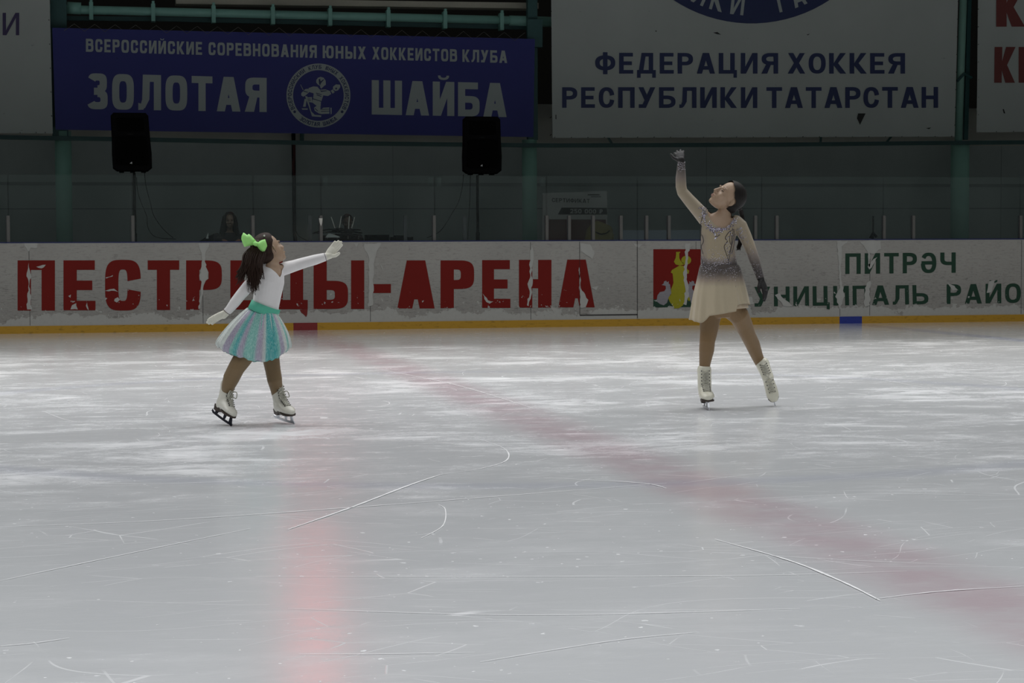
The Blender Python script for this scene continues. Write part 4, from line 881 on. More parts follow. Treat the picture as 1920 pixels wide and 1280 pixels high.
def boot(par, org, F, U, W, L, H, mat, steel, label, loops=True, legr=.04):
    """figure skate: org on the sole under the ankle, F toe, U sole up, W leg direction"""
    F, U, S = frame(F, U); W = W.normalized()
    def P(f, u, s_=0): return org + F*(f*L) + U*(u*L) + S*(s_*L)
    mb = MB(); ank = P(-.04, .30); top = org + W*H; FT = (F - W*F.dot(W)).normalized() if abs(F.dot(W)) < .8 else -(U - W*U.dot(W)).normalized()*-1
    mb.loft([(P(-.13, .13), .150*L, .12*L), (P(.0, .165), .175*L, .165*L), (P(.16, .165), .185*L, .165*L), (P(.36, .125), .200*L, .125*L), (P(.50, .105), .185*L, .105*L), (P(.60, .085), .125*L, .078*L)], S, 26)
    mb.loft([(P(-.11, .10), .150*L, .165*L), (P(-.085, .22), .175*L, .185*L), (ank, .185*L, .195*L), (ank + (top-ank)*.35, .188*L, .195*L), (ank + (top-ank)*.7, max(.185*L, legr*1.10), .195*L), (top - W*.02*L, legr*1.18, legr*1.22), (top, legr*1.16, legr*1.20)], S, 26)
    mb.ell(P(.06, .24), F*.20*L, S*.17*L, U*.13*L)
    bt = mb.fused('boot', mat, par, .0042, 14); tag(bt, label)
    # sole and heel
    mb = MB(); prof = [(.10, .12), (.24, .155), (.40, .18), (.53, .165), (.61, .11), (.64, .05)]
    lo = [P(f, -.020, s_) for f, s_ in prof] + [P(f, -.020, -s_) for f, s_ in prof[::-1]]; hi = [P(f, .022, s_*1.03) for f, s_ in prof] + [P(f, .022, -s_*1.03) for f, s_ in prof[::-1]]; n = len(lo)
    mb.add(lo+hi, [tuple(range(n))[::-1], tuple(range(n, 2*n))] + [(i, (i+1) % n, n+(i+1) % n, n+i) for i in range(n)])
    hl = [P(-.27, -.105, .075), P(-.08, -.105, .085), P(.0, .02, .11), P(-.285, .06, .10)]; hr = [p - S*(2*(p-org).dot(S)) for p in hl]
    mb.add(hl+hr, [(0,1,2,3), (7,6,5,4), (0,4,5,1), (1,5,6,2), (2,6,7,3), (3,7,4,0)]); so = mb.build('sole', M['sole'], bt)
    # blade
    mb = MB(); wd = .011*L; B0 = -.250
    run = [(-.42 + 1.12*i/14, B0 + .016*((i-7)/7)**2 + (.030 if i == 0 else 0)) for i in range(15)]
    def slab(q, w_=wd):
        a = [P(f, u, w_/L) for f, u in q]; b = [P(f, u, -w_/L) for f, u in q]; n = len(q); mb.add(a+b, [tuple(range(n)), tuple(range(2*n-1, n-1, -1))] + [(i, n+i, n+(i+1) % n, (i+1) % n) for i in range(n)])
    for (f0, u0), (f1, u1) in zip(run, run[1:]): slab([(f0, u0), (f1, u1), (f1, u1+.062), (f0, u0+.062)])
    slab([(-.24, B0+.045), (-.15, B0+.045), (-.10, -.115), (-.26, -.115)]); slab([(.21, B0+.045), (.29, B0+.045), (.33, -.022), (.18, -.022)]); slab([(.52, B0+.02), (.66, B0+.015), (.69, B0+.05), (.60, -.022), (.50, -.022)])
    for k in range(3): slab([(.655+.012*k, B0+.006+.02*k), (.70+.010*k, B0-.004+.022*k), (.69, B0+.045+.02*k)])
    slab([(.16, -.034), (.60, -.034), (.60, -.020), (.16, -.020)], .06*L); slab([(-.27, -.120), (-.09, -.120), (-.09, -.105), (-.27, -.105)], .05*L)
    bl = mb.build('blade', steel, bt)
    # laces up the front
    mb = MB(); e = MB(); st = []
    for i in range(9):
        t_ = i/8
        pt = F.dot(W) < -.5
        if t_ < .42: k = t_/.42*(1.9 if pt else 1); p = P(.38-.18*k, .245+.13*k); nrm = (U*.9+F*.5).normalized(); wz = .075+.012*k
        else: k = (t_-.42)/.58; p = (ank + (top-ank)*((.25 if pt else .10)+(.69 if pt else .84)*k)); p = p + FT*(.200*L + (legr*1.20-.200*L)*k); nrm = FT; wz = .090
        st.append((p + nrm*.012*L, wz*L, nrm))
    for (p, wz, n_), (p2, wz2, n2) in zip(st, st[1:]):
        mb.tube([p+S*wz, (p+p2)/2 + n_*.010*L, p2-S*wz2], .0028, 5); mb.tube([p-S*wz, (p+p2)/2 + n_*.014*L, p2+S*wz2], .0028, 5); mb.tube([p+S*wz, p+n_*.012*L, p-S*wz], .0028, 5)
    for p, wz, n_ in st:
        for q in (-1, 1): e.ell(p+S*(wz*1.18*q)-n_*.004*L, S*.004, n_*.004, n_.cross(S)*.004, 8, 6)
    if loops:
        p, wz, n_ = st[6]
        for q in (-1, 1):
            mb.tube(spline([p+n_*.02*L, p+n_*.12*L+S*(.12*L*q), p+n_*.16*L+S*(.15*L*q)-U*.16*L, p+n_*.08*L+S*(.08*L*q)-U*.14*L, p+n_*.02*L], 5), .003, 5)
            mb.tube(spline([p+n_*.02*L, p+n_*.10*L+S*(.06*L*q)-U*.12*L, p+n_*.11*L+S*(.10*L*q)-U*.30*L], 5), .003, 5)
    mb.build('lace', M['lace'], bt); e.build('eyelets', M['eyelet'], bt)
    tg = MB(); tg.loft([(top - W*.05*L + FT*legr*.95, legr*.62, .012*L), (top + W*.05*L + FT*legr*1.12, legr*.66, .012*L)], S, 12); tg.build('tongue', mat, bt, True)
    dz = -min(v.co.z for v in bl.data.vertices) - .0015; print('BOOT', label, 'raised', round(dz, 4))
    for o in [bt] + list(bt.children):
        for v in o.data.vertices: v.co.z += dz
    return bt

# ---- younger skater, left, pointing
dL = (gdep(421, 796.5) + gdep(540, 793))/2; G = Fig(dL); J = G.J
dl1, dl2 = gdep(421, 796.5)-dL, gdep(540, 793)-dL
gl = empty('person', ground(478, 795), 'small girl skater with green hair bow, white leotard and pastel tutu, pointing right', 'person')
LS = wv(.60, .80, 0)
hc = J(505, 468, .01); hF, hU, hS = frame(wv(.66, .62, .40), wv(-.42, 0, .9)); hh = .196
def torso_rows(): return [(J(496, 622), .088, .078), (J(496, 600), .090, .080), (J(497.5, 575), .079, .068), (J(502, 550), .083, .068), (J(506, 527), .090, .070), (J(508, 511), .086, .060), (J(510, 500), .050, .046)]
armR = [(J(483, 515, -.055), .032), (J(475, 526, -.08), .034), (J(464, 538, -.09), .031), (J(451, 553, -.10), .028), (J(441, 566, -.10), .027), (J(430, 580, -.095), .021), (J(424, 586, -.09), .019)]
armL = [(J(524, 507, .045), .034), (J(535, 503, .07), .035), (J(552, 498, .10), .031), (J(573, 491.5, .12), .028), (J(590, 487, .13), .027), (J(606, 482.5, .14), .022), (J(613, 480.5, .145), .020)]
legA = [(J(485, 618, -.03), .066), (J(472, 645, -.05+dl1*.3), .062), (J(455, 672, -.06+dl1*.5), .053), (J(443, 690, -.06+dl1*.7), .047), (J(434, 708, dl1*.85-.03), .046), (J(428, 724, dl1-.01), .037), (J(425, 738, dl1+.02), .031)]
legB = [(J(500, 618, .03), .064), (J(505, 650, .03+dl2*.4), .057), (J(508.5, 675, .02+dl2*.6), .047), (J(512, 695, .01+dl2*.8), .043), (J(515, 712, dl2+.0), .042), (J(518, 728, dl2+.02), .034), (J(520, 740, dl2+.03), .030)]
neckG = [(J(510, 502, 0), .042), (J(510, 488, .0), .037), (J(508, 474, .01), .037)]
def limb(mb, ch, side, g=0.0, n=18): mb.loft([(p, r+g, r*.97+g) for p, r in ch], side, n)
handR = dict(wr=J(423, 587, -.09), D=wv(-.86, -.18, -.42), N=wv(-.30, -.55, -.78), T=wv(-.25, -.75, .55))
handL = dict(wr=J(613, 480.5, .145), D=wv(.66, .18, .74), N=wv(.60, -.30, -.62), T=wv(.75, -.2, -.45))
mb = MB(); mb.loft(torso_rows(), LS, 26)
for ch in (armR, armL, legA, legB, neckG): limb(mb, ch, LS if ch is not armL and ch is not armR else wv(0, 1, 0))
head_shapes(mb, hc, hF, hU, hS, hh)
hand_shapes(mb, L=.125, **handR, curl=(.10, .08, .08, .12), spread=.10, thumb=.45); hand_shapes(mb, L=.125, **handL, curl=(.05, .05, .06, .08), spread=.08, thumb=.75)
mb.fused('body', M['skin'], gl, .0042, 5)
face_parts(gl, hc, hF, hU, hS, hh)
hair_cap(gl, M['hair'], hc, hF, hU, hS, hh, .05, -.10, .66)
# leotard
mb = MB(); mb.loft(torso_rows(), LS, 26, grow=.0045)
limb(mb, armR, wv(0, 1, 0), .0045); limb(mb, armL, wv(0, 1, 0), .0045)
nk, nn = J(516, 507, -.04), (wv(.30, -.42, .86)).normalized()
wR, wL = armR[-1][0], armL[-1][0]; aR = (armR[-1][0]-armR[-3][0]).normalized(); aL = (armL[-1][0]-armL[-3][0]).normalized()
bel = J(497, 575)
def lcut(p):
    if (p-wR).dot(aR) > -.004 or (p-wL).dot(aL) > -.006: return True
    if (p-bel).dot(wv(.22, 0, .97)) < -.027 and (wv(1, 0, 0).dot(p-bel))**2 + (FWD0.dot(p-bel))**2 < .0225: return True
    d = p - J(511, 500, 0)                      # V neck, deeper in front
    fr = d.dot(wv(.78, -.62, 0)); sd = abs(d.dot(LS)); 
    if fr > 0: return sd < .060 and d.z > -.062 + sd*1.05 and d.z < .1 and p.z > J(500, 530).z
    return d.z > -.012 and sd < .05
leo = mb.fused('leotard', M['lycra'], gl, .0042, 5, lcut)
mb = MB(); limb(mb, legA, LS, .0030); limb(mb, legB, LS, .0030); mb.loft(torso_rows()[:3], LS, 26, grow=.003)
tz = J(497, 600).z; mb.fused('tights', M['tights'], gl, .0045, 5, lambda p: p.z > tz)
for nm, hd, ar, kw in (('glove', handR, aR, dict(curl=(.10, .08, .08, .12), spread=.10, thumb=.45)), ('glove', handL, aL, dict(curl=(.05, .05, .06, .08), spread=.08, thumb=.75))):
    mb = MB(); hand_shapes(mb, L=.125, **hd, g=.0022, **kw); mb.loft([(hd['wr']-ar*.012, .0235, .0225), (hd['wr']+ar*.02, .022, .019)], wv(0, 1, 0), 16)
    gv = mb.fused('glove', M['glove'], gl, .0028, 3, None, [(hd['wr']-ar*.012, -ar)])
    mb = MB(); c0 = hd['wr']-ar*.012; a_ = ar.orthogonal().normalized(); b_ = ar.cross(a_)
    mb.tube([c0 + (a_*math.cos(2*PI*k/16)+b_*math.sin(2*PI*k/16))*.0245 for k in range(17)], .0022, 5); mb.build('cuff', M['cuff'], gv)
# waistband and tutu
bax = (J(500, 560) - J(494, 592)).normalized(); bc0, bc1 = J(493, 587), J(499, 571.5)
mb = MB(); mb.loft([(bc0, .0985, .088), (bc0.lerp(bc1, .5), .0955, .085), (bc1, .0930, .0830)], LS, 40, cap=False); bl_ = mb.build('waistband', M['belt'], gl, True); md = bl_.modifiers.new('t', 'SOLIDIFY'); md.thickness = .004
random.seed(3)
def interp(x, xs, ys):
    for i in range(len(xs)-1):
        if x <= xs[i+1]: t_ = max(0, (x-xs[i])/(xs[i+1]-xs[i])); return ys[i]+(ys[i+1]-ys[i])*t_
    return ys[-1]
TINTS = {'t': (.085, .43, .43), 'm': (.26, .58, .52), 'l': (.46, .41, .53), 'w': (.66, .70, .67), 'p': (.66, .54, .60)}
def pick(x, front, rnd):
    tab = ((-.88, 'w'), (-.72, 'l'), (-.60, 'm'), (-.46, 't'), (-.36, 'l'), (-.28, 'm'), (-.12, 't'), (-.04, 'm'), (.04, 'l'), (.12, 't'), (.18, 'w'), (.36, 't'), (.44, 'm'), (.52, 'w'), (.70, 'l'), (.86, 'p'), (2, 'w'))
    k = next(c for e, c in tab if x < e); return TINTS[k if rnd.random() < .82 else rnd.choice('tmtwpwtm')]
t = NT('layered pastel tulle'); at = t.n('ShaderNodeAttribute'); at.attribute_name = 'tint'; p_ = t.objpos(); nz = t.noise(t.mapped(p_, (260, 260, 9)), 1, 4)
t.base(t.mix(t.ramp(nz, .40, .75, 0, .45), at.outputs['Color'], (.62, .70, .68))); t.rough(.85); t.b.inputs['Specular IOR Level'].default_value = .1
t.set(t.b.inputs['Alpha'], t.ramp(nz, .3, .7, .74, .98)); M['tulle'] = t.m
def tutu(name, sc, seed, pleat, allt=None):
    rnd = random.Random(seed); vs_ = []; fs = []; N = 300; R_ = 14; ph = [rnd.uniform(0, 6.28) for _ in range(8)]; cols = []; strip = []
    while len(strip) < N:
        q = 2*PI*len(strip)/N; strip += [Vector(TINTS['t'] if allt and rnd.random() < .75 else pick(math.cos(q), math.sin(q) < 0, rnd))] * rnd.choice((4, 6, 8, 11))
    strip = strip[:N]
    for j in range(R_+1):
        t_ = j/R_
        for i in range(N):
            q = 2*PI*i/N; c, s_ = math.cos(q), math.sin(q)
            top = J(492.5 + 28.5*c, 583 + 6.5*c, .082*s_)
            uh = interp(c, (-1, -.6, -.2, .2, .6, 1), (401, 427, 463, 496, 523, 546)); vh = interp(c, (-1, -.8, -.45, -.1, .25, .6, 1), (648, 658, 668, 677, 678.5, 672, 655))
            uh = 493 + (uh-493)*sc; vh = 590 + (vh-590)*(.5+.5*sc) + .9*math.sin(q*21+ph[3]) + .6*math.sin(q*37+ph[4])
            bot = J(uh, vh, .195*sc*s_); rad_ = wv(c, s_*1.1, 0)
            mid = top.lerp(bot, .55) + rad_*.030*sc + UPV*.012
            P = top*(1-t_)**2 + mid*2*t_*(1-t_) + bot*t_*t_
            if t_ > .88: P -= rad_*.05*((t_-.88)/.12)**2*.35
            w_ = math.sin(q*17+ph[0]+t_*1.5) + .8*math.sin(q*29+ph[1]-t_*2) + .6*math.sin(q*53+ph[2]+t_)
            vs_.append(P + rad_*pleat*w_*(.25+.75*t_))
            a, b_, c_ = strip[i], strip[(i+2) % N], strip[(i-2) % N]; cols.append(a*.6 + b_*.2 + c_*.2)
    for j in range(R_):
        for i in range(N): fs.append((j*N+i, (j+1)*N+i, (j+1)*N+(i+1) % N, j*N+(i+1) % N))
    o = mesh_obj(name, vs_, fs, M['tulle'], gl, None, True); at_ = o.data.attributes.new('tint', 'FLOAT_COLOR', 'POINT')
    for i, c_ in enumerate(cols): at_.data[i].color = (*c_, 1)
    o.modifiers.new('t', 'SOLIDIFY').thickness = .0008
    return o
tutu('skirt_underlayer', .80, 1, .003, True); tutu('skirt_layer', .91, 9, .0045); tutu('skirt', 1.0, 5, .0042)
# ponytail and bow
random.seed(21)
root = J(482, 461, -.07)
mb = MB()
tips = [(443, 532), (447, 530), (452, 528), (460, 522), (466, 535), (470, 545), (474, 549), (478, 549), (481, 547), (484, 541), (488, 530), (491, 522), (462, 512), (455, 515), (472, 520)]
for k in range(240):
    tp = random.choice(tips); tu, tv = tp[0]+random.gauss(0, 3), tp[1]+random.uniform(-14, 5); d1 = random.uniform(-.175, -.135)
    r0 = root + wv(random.uniform(-.03, .035), random.uniform(-.02, .03), random.uniform(-.015, .015))
    mu, mv = 468 + (tu-465)*.45 + random.uniform(-7, 12), 492 + random.uniform(-4, 4)
    P = spline([r0, J(mu+5, 474, d1+.05), J(mu, mv, d1+.015), J((mu+tu)/2, (mv+tv)/2+3, d1), J(tu, tv, d1+random.uniform(-.01, .03))], 4)
    n = len(P); mb.tube(P, [.0023*(1-.75*(i/(n-1))**1.6)+.0004 for i in range(n)], 5)
for k in range(34):
    tp = random.choice(tips); tu, tv = tp[0]+random.gauss(0, 2), tp[1]+random.uniform(-22, -4); d1 = random.uniform(-.165, -.145); r0 = root + wv(random.uniform(-.025, .03), random.uniform(-.02, .02), random.uniform(-.012, .012)); mu = 468 + (tu-465)*.45 + random.uniform(-6, 11)
    P = spline([r0, J(mu+5, 474, d1+.05), J(mu, 492, d1+.012), J((mu+tu)/2, (492+tv)/2+3, d1), J(tu, tv, d1)], 4); n = len(P)
    mb.loft([(p, .0125*(1-.9*(i/(n-1))**2.2)+.0008, .005*(1-.8*(i/(n-1))**2)+.0005) for i, p in enumerate(P)], wv(1, 0, .1), 8)
mb.loft([(J(484, 458, -.055), .028, .028), (J(479, 474, -.08), .044, .034), (J(475, 492, -.115), .047, .030), (J(471, 512, -.15), .032, .016), (J(473, 528, -.15), .014, .008)], wv(1, 0, 0), 18)
mb.build('ponytail', M['hair'], gl, True)
random.seed(8); mb = MB()
for k in range(26):
    r0 = J(500+random.uniform(-2, 5), 452+random.uniform(-5, 22), -.065); mb.tube(spline([r0, J(493, 462+random.uniform(-4, 18), -.075), root+wv(0, 0, random.uniform(-.02, .02))], 4), .004, 5)
mb.build('hair_strands', M['hair'], gl, True)
mb = MB(); bk = J(480, 457, -.105)
def bl2(u, v, d): return J(u, v, d)
def lobe(pts, kd, bul):
    c = J(sum(p[0] for p in pts)/len(pts), sum(p[1] for p in pts)/len(pts), kd-bul); n = len(pts); fr = []; 
    front = [J(u, v, kd) for u, v in pts]; midf = [J(u*.55+480*.0+.45*sum(p[0] for p in pts)/len(pts), v*.55+.45*sum(p[1] for p in pts)/len(pts), kd-bul*.8) for u, v in pts]; back = [p + FWD0*.028 for p in front]
    mb.add(front+midf+back+[c], [(i, n+i, n+(i+1) % n, (i+1) % n) for i in range(n)] + [(n+i, 3*n, n+(i+1) % n) for i in range(n)] + [(i, (i+1) % n, 2*n+(i+1) % n, 2*n+i) for i in range(n)] + [tuple(range(2*n, 3*n))])
lobe([(479.5, 452), (476, 448), (470, 441.5), (466, 438.5), (463, 441), (456, 436), (453, 442), (452.3, 448), (455, 456), (458, 462.5), (466, 461), (474, 459.5), (478.5, 458.5)], -.10, .020)
lobe([(480.5, 455), (484, 454), (489, 450.5), (496, 448.3), (498.5, 455), (500, 461), (497, 468), (493.7, 474), (487, 468.5), (482, 461.5)], -.11, .022)
mb.ell(bk, wv(.020, 0, -.006), wv(0, .02, 0), wv(.004, 0, .013), 14, 9)
mb.build('hair_bow', M['bow'], gl, True)
mb = MB(); mb.ell(J(495.5, 442, -.055), RGT0*.006, FWD0*.006, UPV*.006, 8, 6); mb.build('hair_clip', M['white_plastic'], gl, True)
# skates
sA = J(427, 728, dl1+.02); UA = wv(.22, .10, .96)
boot(gl, sA - UA.normalized()*.150, wv(.60, -.74, -.30), UA, UA, .205, .150, M['boot'], M['steel_dk'], 'white skate boot with dark blade, her right foot', True, .034)
sB = J(519, 728, dl2+.03); UB = wv(-.16, .02, .98)
boot(gl, sB - UB.normalized()*.150, wv(.60, -.79, -.10), UB, UB, .205, .150, M['boot'], M['steel'], 'white skate boot with bright blade, her left foot', True, .033)

# ---- older skater, right, reaching up
dR = gdep(1322, 766); G2 = Fig(dR); J2 = G2.J; dr2 = gdep(1446, 762)-dR
gr = empty('person', ground(1375, 766), 'older girl skater in beige and grey crystal dress, one arm raised, looking up left', 'person')
XS = wv(.97, .22, 0)
hc2 = J2(1364.5, 370, .0); kF, kU, kS = frame(wv(-.64, -.42, .64), wv(.70, 0, .72)); kh = .220
def torso2(): return [(J2(1351, 575, .0), .108, .088), (J2(1351, 545, .0), .118, .095), (J2(1350, 520, .0), .118, .094), (J2(1348, 496, .0), .112, .086), (J2(1346, 470, .0), .104, .079), (J2(1346, 447, .0), .106, .078), (J2(1349, 428, .0), .110, .074), (J2(1353, 412, .005), .092, .058), (J2(1357, 402, .01), .048, .044)]
rarm = [(J2(1333, 417, .0), .044), (J2(1322, 409, .0), .046), (J2(1309, 394, .0), .041), (J2(1293, 376, .0), .036), (J2(1279.5, 360, .0), .032), (J2(1277, 350, .0), .031), (J2(1276.5, 334, .0), .030), (J2(1277, 317, .0), .024), (J2(1277.5, 303, .0), .020)]
larm = [(J2(1379, 416, .01), .042), (J2(1388, 424, .01), .043), (J2(1396, 440, .005), .038), (J2(1404, 458, -.0), .034), (J2(1409.5, 472, -.01), .031), (J2(1415, 488, -.02), .030), (J2(1421, 506, -.035), .024), (J2(1426, 522, -.045), .021)]
lg1 = [(J2(1334, 572, .0), .075), (J2(1331, 600, .0), .062), (J2(1329, 622, .0), .053), (J2(1326, 641, -.01), .046), (J2(1325, 656, .0), .045), (J2(1322.5, 675, .02), .036), (J2(1320.5, 692, .03), .029), (J2(1320.5, 712, .035), .030)]
lg2 = [(J2(1367, 572, .0), .075), (J2(1386, 592, .02), .061), (J2(1395, 610, .03+dr2*.3), .053), (J2(1403, 629, .04+dr2*.5), .045), (J2(1411, 645, .06+dr2*.7), .044), (J2(1419, 666, .08+dr2*.9), .036), (J2(1427, 684, .09+dr2), .029)]
nk2 = [(J2(1355, 415, .01), .046), (J2(1358, 400, .01), .036), (J2(1364, 386, .01), .036)]
hU_ = dict(wr=J2(1277.5, 302, 0), D=wv(-.12, .62, .70), N=wv(-.10, -.72, .66), T=wv(-.97, .10, -.25))
hD_ = dict(wr=J2(1426.5, 523, -.045), D=wv(.34, -.20, -.92), N=wv(-.75, .55, -.15), T=wv(-.50, -.80, -.10))
kwU = dict(curl=(-.34, -.28, -.24, -.30), spread=.34, thumb=.75, rad=.0070); kwD = dict(curl=(.18, .22, .26, .30), spread=.10, thumb=.45, rad=.0074)
mb = MB(); mb.loft(torso2(), XS, 28)
for ch in (lg1, lg2, nk2): limb(mb, ch, XS)
for ch in (rarm, larm): limb(mb, ch, wv(0, 1, 0))
head_shapes(mb, hc2, kF, kU, kS, kh)
hand_shapes(mb, L=.135, **hU_, **kwU); hand_shapes(mb, L=.15, **hD_, **kwD)
mb.fused('body', M['skin'], gr, .0044, 5)
face_parts(gr, hc2, kF, kU, kS, kh, True)
hair_cap(gr, M['hair_black'], hc2, kF, kU, kS, kh, .045, -.03, .72)
random.seed(4); mb = MB()
def tail(P, n_, r0, jit):
    for k in range(n_):
        Q = [p + wv(random.uniform(-jit, jit), random.uniform(-jit, jit), random.uniform(-jit, jit))*(.5+.6*i/len(P)) for i, p in enumerate(P)]; Q = spline(Q, 4); n = len(Q)
        mb.tube(Q, [r0*(1-.75*(i/(n-1))**2)+.0006 for i in range(n)], 5)
tail([J2(1385, 386, .06), J2(1389, 396, .09), J2(1392, 410, .11), J2(1393, 428, .12), J2(1389, 448, .12), J2(1385, 466, .115)], 46, .0075, .012)
mb.ell(J2(1386, 389, .065), wv(.02, 0, 0), wv(0, .025, 0), wv(0, 0, .02)); mb.build('ponytail', M['hair_black'], gr, True)
# dress: bodice with sleeves, dyed
M['dress'] = dye_mat('beige to charcoal dyed stretch fabric', (.37, .305, .205), (.055, .045, .043), (.22, .18, .155), .55, .15)
M['dress_skirt'] = dye_mat('cream to charcoal chiffon', (.53, .45, .315), (.060, .048, .045), (.30, .24, .19), .7, .2, .84)
mb = MB(); mb.loft(torso2(), XS, 28, grow=.005); limb(mb, rarm, wv(0, 1, 0), .004); limb(mb, larm, wv(0, 1, 0), .004)
a1 = (rarm[-1][0]-rarm[-3][0]).normalized(); a2 = (larm[-1][0]-larm[-3][0]).normalized(); w1, w2 = rarm[-1][0], larm[-1][0]
zb_ = J2(1350, 545).z
def dcut(p):
    if (p-w1).dot(a1) > 0 or (p-w2).dot(a2) > 0: return True
    if p.z < zb_ and abs((p-J2(1350, 545)).dot(RGT0)) < .16: return True
    d = p - J2(1352, 404, 0); sd = d.dot(RGT0); fr = -d.dot(FWD0)
    if fr > 0: return d.z > -.080 + 11*sd*sd and abs(sd) < .085 and p.z < J2(1352, 380).z
    return d.z > -.02 and abs(sd) < .05
dr = mb.fused('dress_bodice', M['dress'], gr, .0042, 4, dcut)
def seg_t(p, ch):       # arc position of the nearest chain point 0..1
    best = (9, 0); n = len(ch)-1
    for i in range(n):
        a, b = ch[i][0], ch[i+1][0]; ab = b-a; t_ = max(0, min(1, (p-a).dot(ab)/ab.length_squared)); d = (a+ab*t_-p).length
        if d < best[0]: best = (d, (i+t_)/n)
    return best
zA, zB, zC = J2(1350, 481).z, J2(1350, 496).z, J2(1350, 528).z
def sstep(a, b, x): t_ = max(0, min(1, (x-a)/(b-a))); return t_*t_*(3-2*t_)
def bod_dye(p):
    dd = p - J2(1346, 460); xs = abs(dd.dot(RGT0)); d1, t1 = seg_t(p, rarm); d2, t2 = seg_t(p, larm)
    if d1 < .055 and t1 > .25: return .12 + .88*sstep(.55, .98, t1)
    if d2 < .055 and t2 > .22: return .12 + .88*sstep(.42, .92, t2)
    edge = sstep(.060, .105, xs) * .40 * sstep(J2(1350, 428).z, J2(1350, 445).z, p.z)
    return min(1, max(sstep(zA+.16*edge, zB-.008, p.z)*.95, edge*.9 + .12*sstep(J2(1350, 430).z-.03, J2(1350, 430).z+.03, p.z)))
set_dye(dr, bod_dye)
M['dark_glove'] = simple('dark sheer mitt', (.007, .006, .006), .6, 0, .15, 150)
for hd, kw, ar in ((hU_, kwU, a1), (hD_, kwD, a2)):
    mb = MB(); hand_shapes(mb, L=.135 if hd is hU_ else .15, **hd, g=.0016, **kw); mb.loft([(hd['wr']-ar*.02, .0235, .023), (hd['wr']+ar*.01, .023, .021)], wv(0, 1, 0), 16)
    tag(mb.fused('glove', M['dark_glove'], gr, .003, 3), 'dark mitt continuing the dyed sleeve')
mb = MB(); limb(mb, lg1, XS, .003); limb(mb, lg2, XS, .003); mb.loft(torso2()[:2], XS, 28, grow=.003)
tz2 = J2(1350, 560).z; mb.fused('tights', M['tights2'], gr, .0045, 5, lambda p: p.z > tz2)
# skirt with slanting hem
def skirt(name, vtop, hemfront, hemback, g, fold, seed, mat):
    N, R_ = 200, 22; vs_ = []; fs = []; rnd = random.Random(seed); ph = [rnd.uniform(0, 6) for _ in range(5)]
    for j in range(R_+1):
        for i in range(N):
            q = 2*PI*i/N; c, s_ = math.cos(q), math.sin(q); ff = .5 - .5*s_            # 1 in front
            ue = 1350 + c*52; hv = interp(ue, *hemfront)*ff + interp(ue, *hemback)*(1-ff); v = vtop + (hv-vtop)*j/R_; 
            lx = interp(v, (495, 503, 527, 550, 576, 605), (1315.5, 1313, 1308.5, 1303.5, 1300, 1296.5)); rx = interp(v, (495, 503, 527, 550, 576, 605), (1382.5, 1387, 1394, 1399.5, 1405, 1408))
            cx, hw = (lx+rx)/2, (rx-lx)/2 + g*293; t_ = j/R_
            w_ = fold*t_*(math.sin(q*9+ph[0]) + .6*math.sin(q*15+ph[1]) + .4*math.sin(q*23+ph[2]))
            e = hw/293 * (1 + w_); vs_.append(J2(cx, v, 0) + wv(c*e, s_*e*(.78+.14*t_), 0))
    for j in range(R_):
        for i in range(N): fs.append((j*N+i, (j+1)*N+i, (j+1)*N+(i+1) % N, j*N+(i+1) % N))
    o = mesh_obj(name, vs_, fs, mat, gr, None, True); za, zc = J2(1350, 506).z, J2(1350, 541).z
    set_dye(o, lambda p: .95*(1-sstep(za, zc, za-(p.z-zc)) if False else sstep(zc, za, p.z)))
    o.modifiers.new('t', 'SOLIDIFY').thickness = .0015
    return o
skt = skirt('dress_skirt', 496, ((1296, 1302, 1314, 1325, 1345, 1371, 1373, 1405), (599, 602, 604, 590, 587, 582, 570, 563)), ((1296, 1314, 1345, 1405), (598, 603, 590, 576)), .004, .030, 2, M['dress_skirt'])
M['dress_lining'] = dye_mat('beige chiffon underlayer', (.50, .40, .28), (.06, .05, .045), (.3, .24, .19), .7, .2)
skirt('skirt_underlayer', 500, ((1296, 1314, 1340, 1371, 1405), (576, 577, 577, 578, 576.5)), ((1296, 1405), (580, 577)), -.011, .016, 6, M['dress_lining'])
# dark scrolls sewn on the bodice
bvd = None
M['scroll'] = simple('charcoal scroll trim', (.045, .038, .042), .5)
def on_dress(tree, u, v, off=.0012):
    d = ray(u, v); hit = tree.ray_cast(CAM + d*(dR-1.0)/d.dot(FWD0), d.normalized())
    return None if hit[0] is None else hit[0] - d.normalized()*off
# crystals
random.seed(12); cr = MB(); cv = MB()
from mathutils.bvhtree import BVHTree
bv = BVHTree.FromPolygons([v.co.copy() for v in dr.data.vertices], [tuple(p.vertices) for p in dr.data.polygons])
bvs = BVHTree.FromPolygons([v.co.copy() for v in skt.data.vertices], [tuple(p.vertices) for p in skt.data.polygons])
def stone(u, v, r, m, tree=None):
    d = ray(u, v); 
    hit = (tree or bv).ray_cast(CAM + d*(dR-1.0)/d.dot(FWD0), d.normalized())
    if hit[0] is None: return
    p, n = hit[0], hit[1]
    if n.dot(d) > 0: n = -n
    a = n.orthogonal().normalized(); b = n.cross(a); q = random.uniform(0, 6); a, b = a*math.cos(q)+b*math.sin(q), b*math.cos(q)-a*math.sin(q)
    n2 = (n + wv(random.uniform(-.35, .35), random.uniform(-.3, .3), random.uniform(-.2, .6))).normalized()
    m.ell(p + n*r*.3, a*r, b*r, n2*r*.75, 6, 4)
sw = MB()
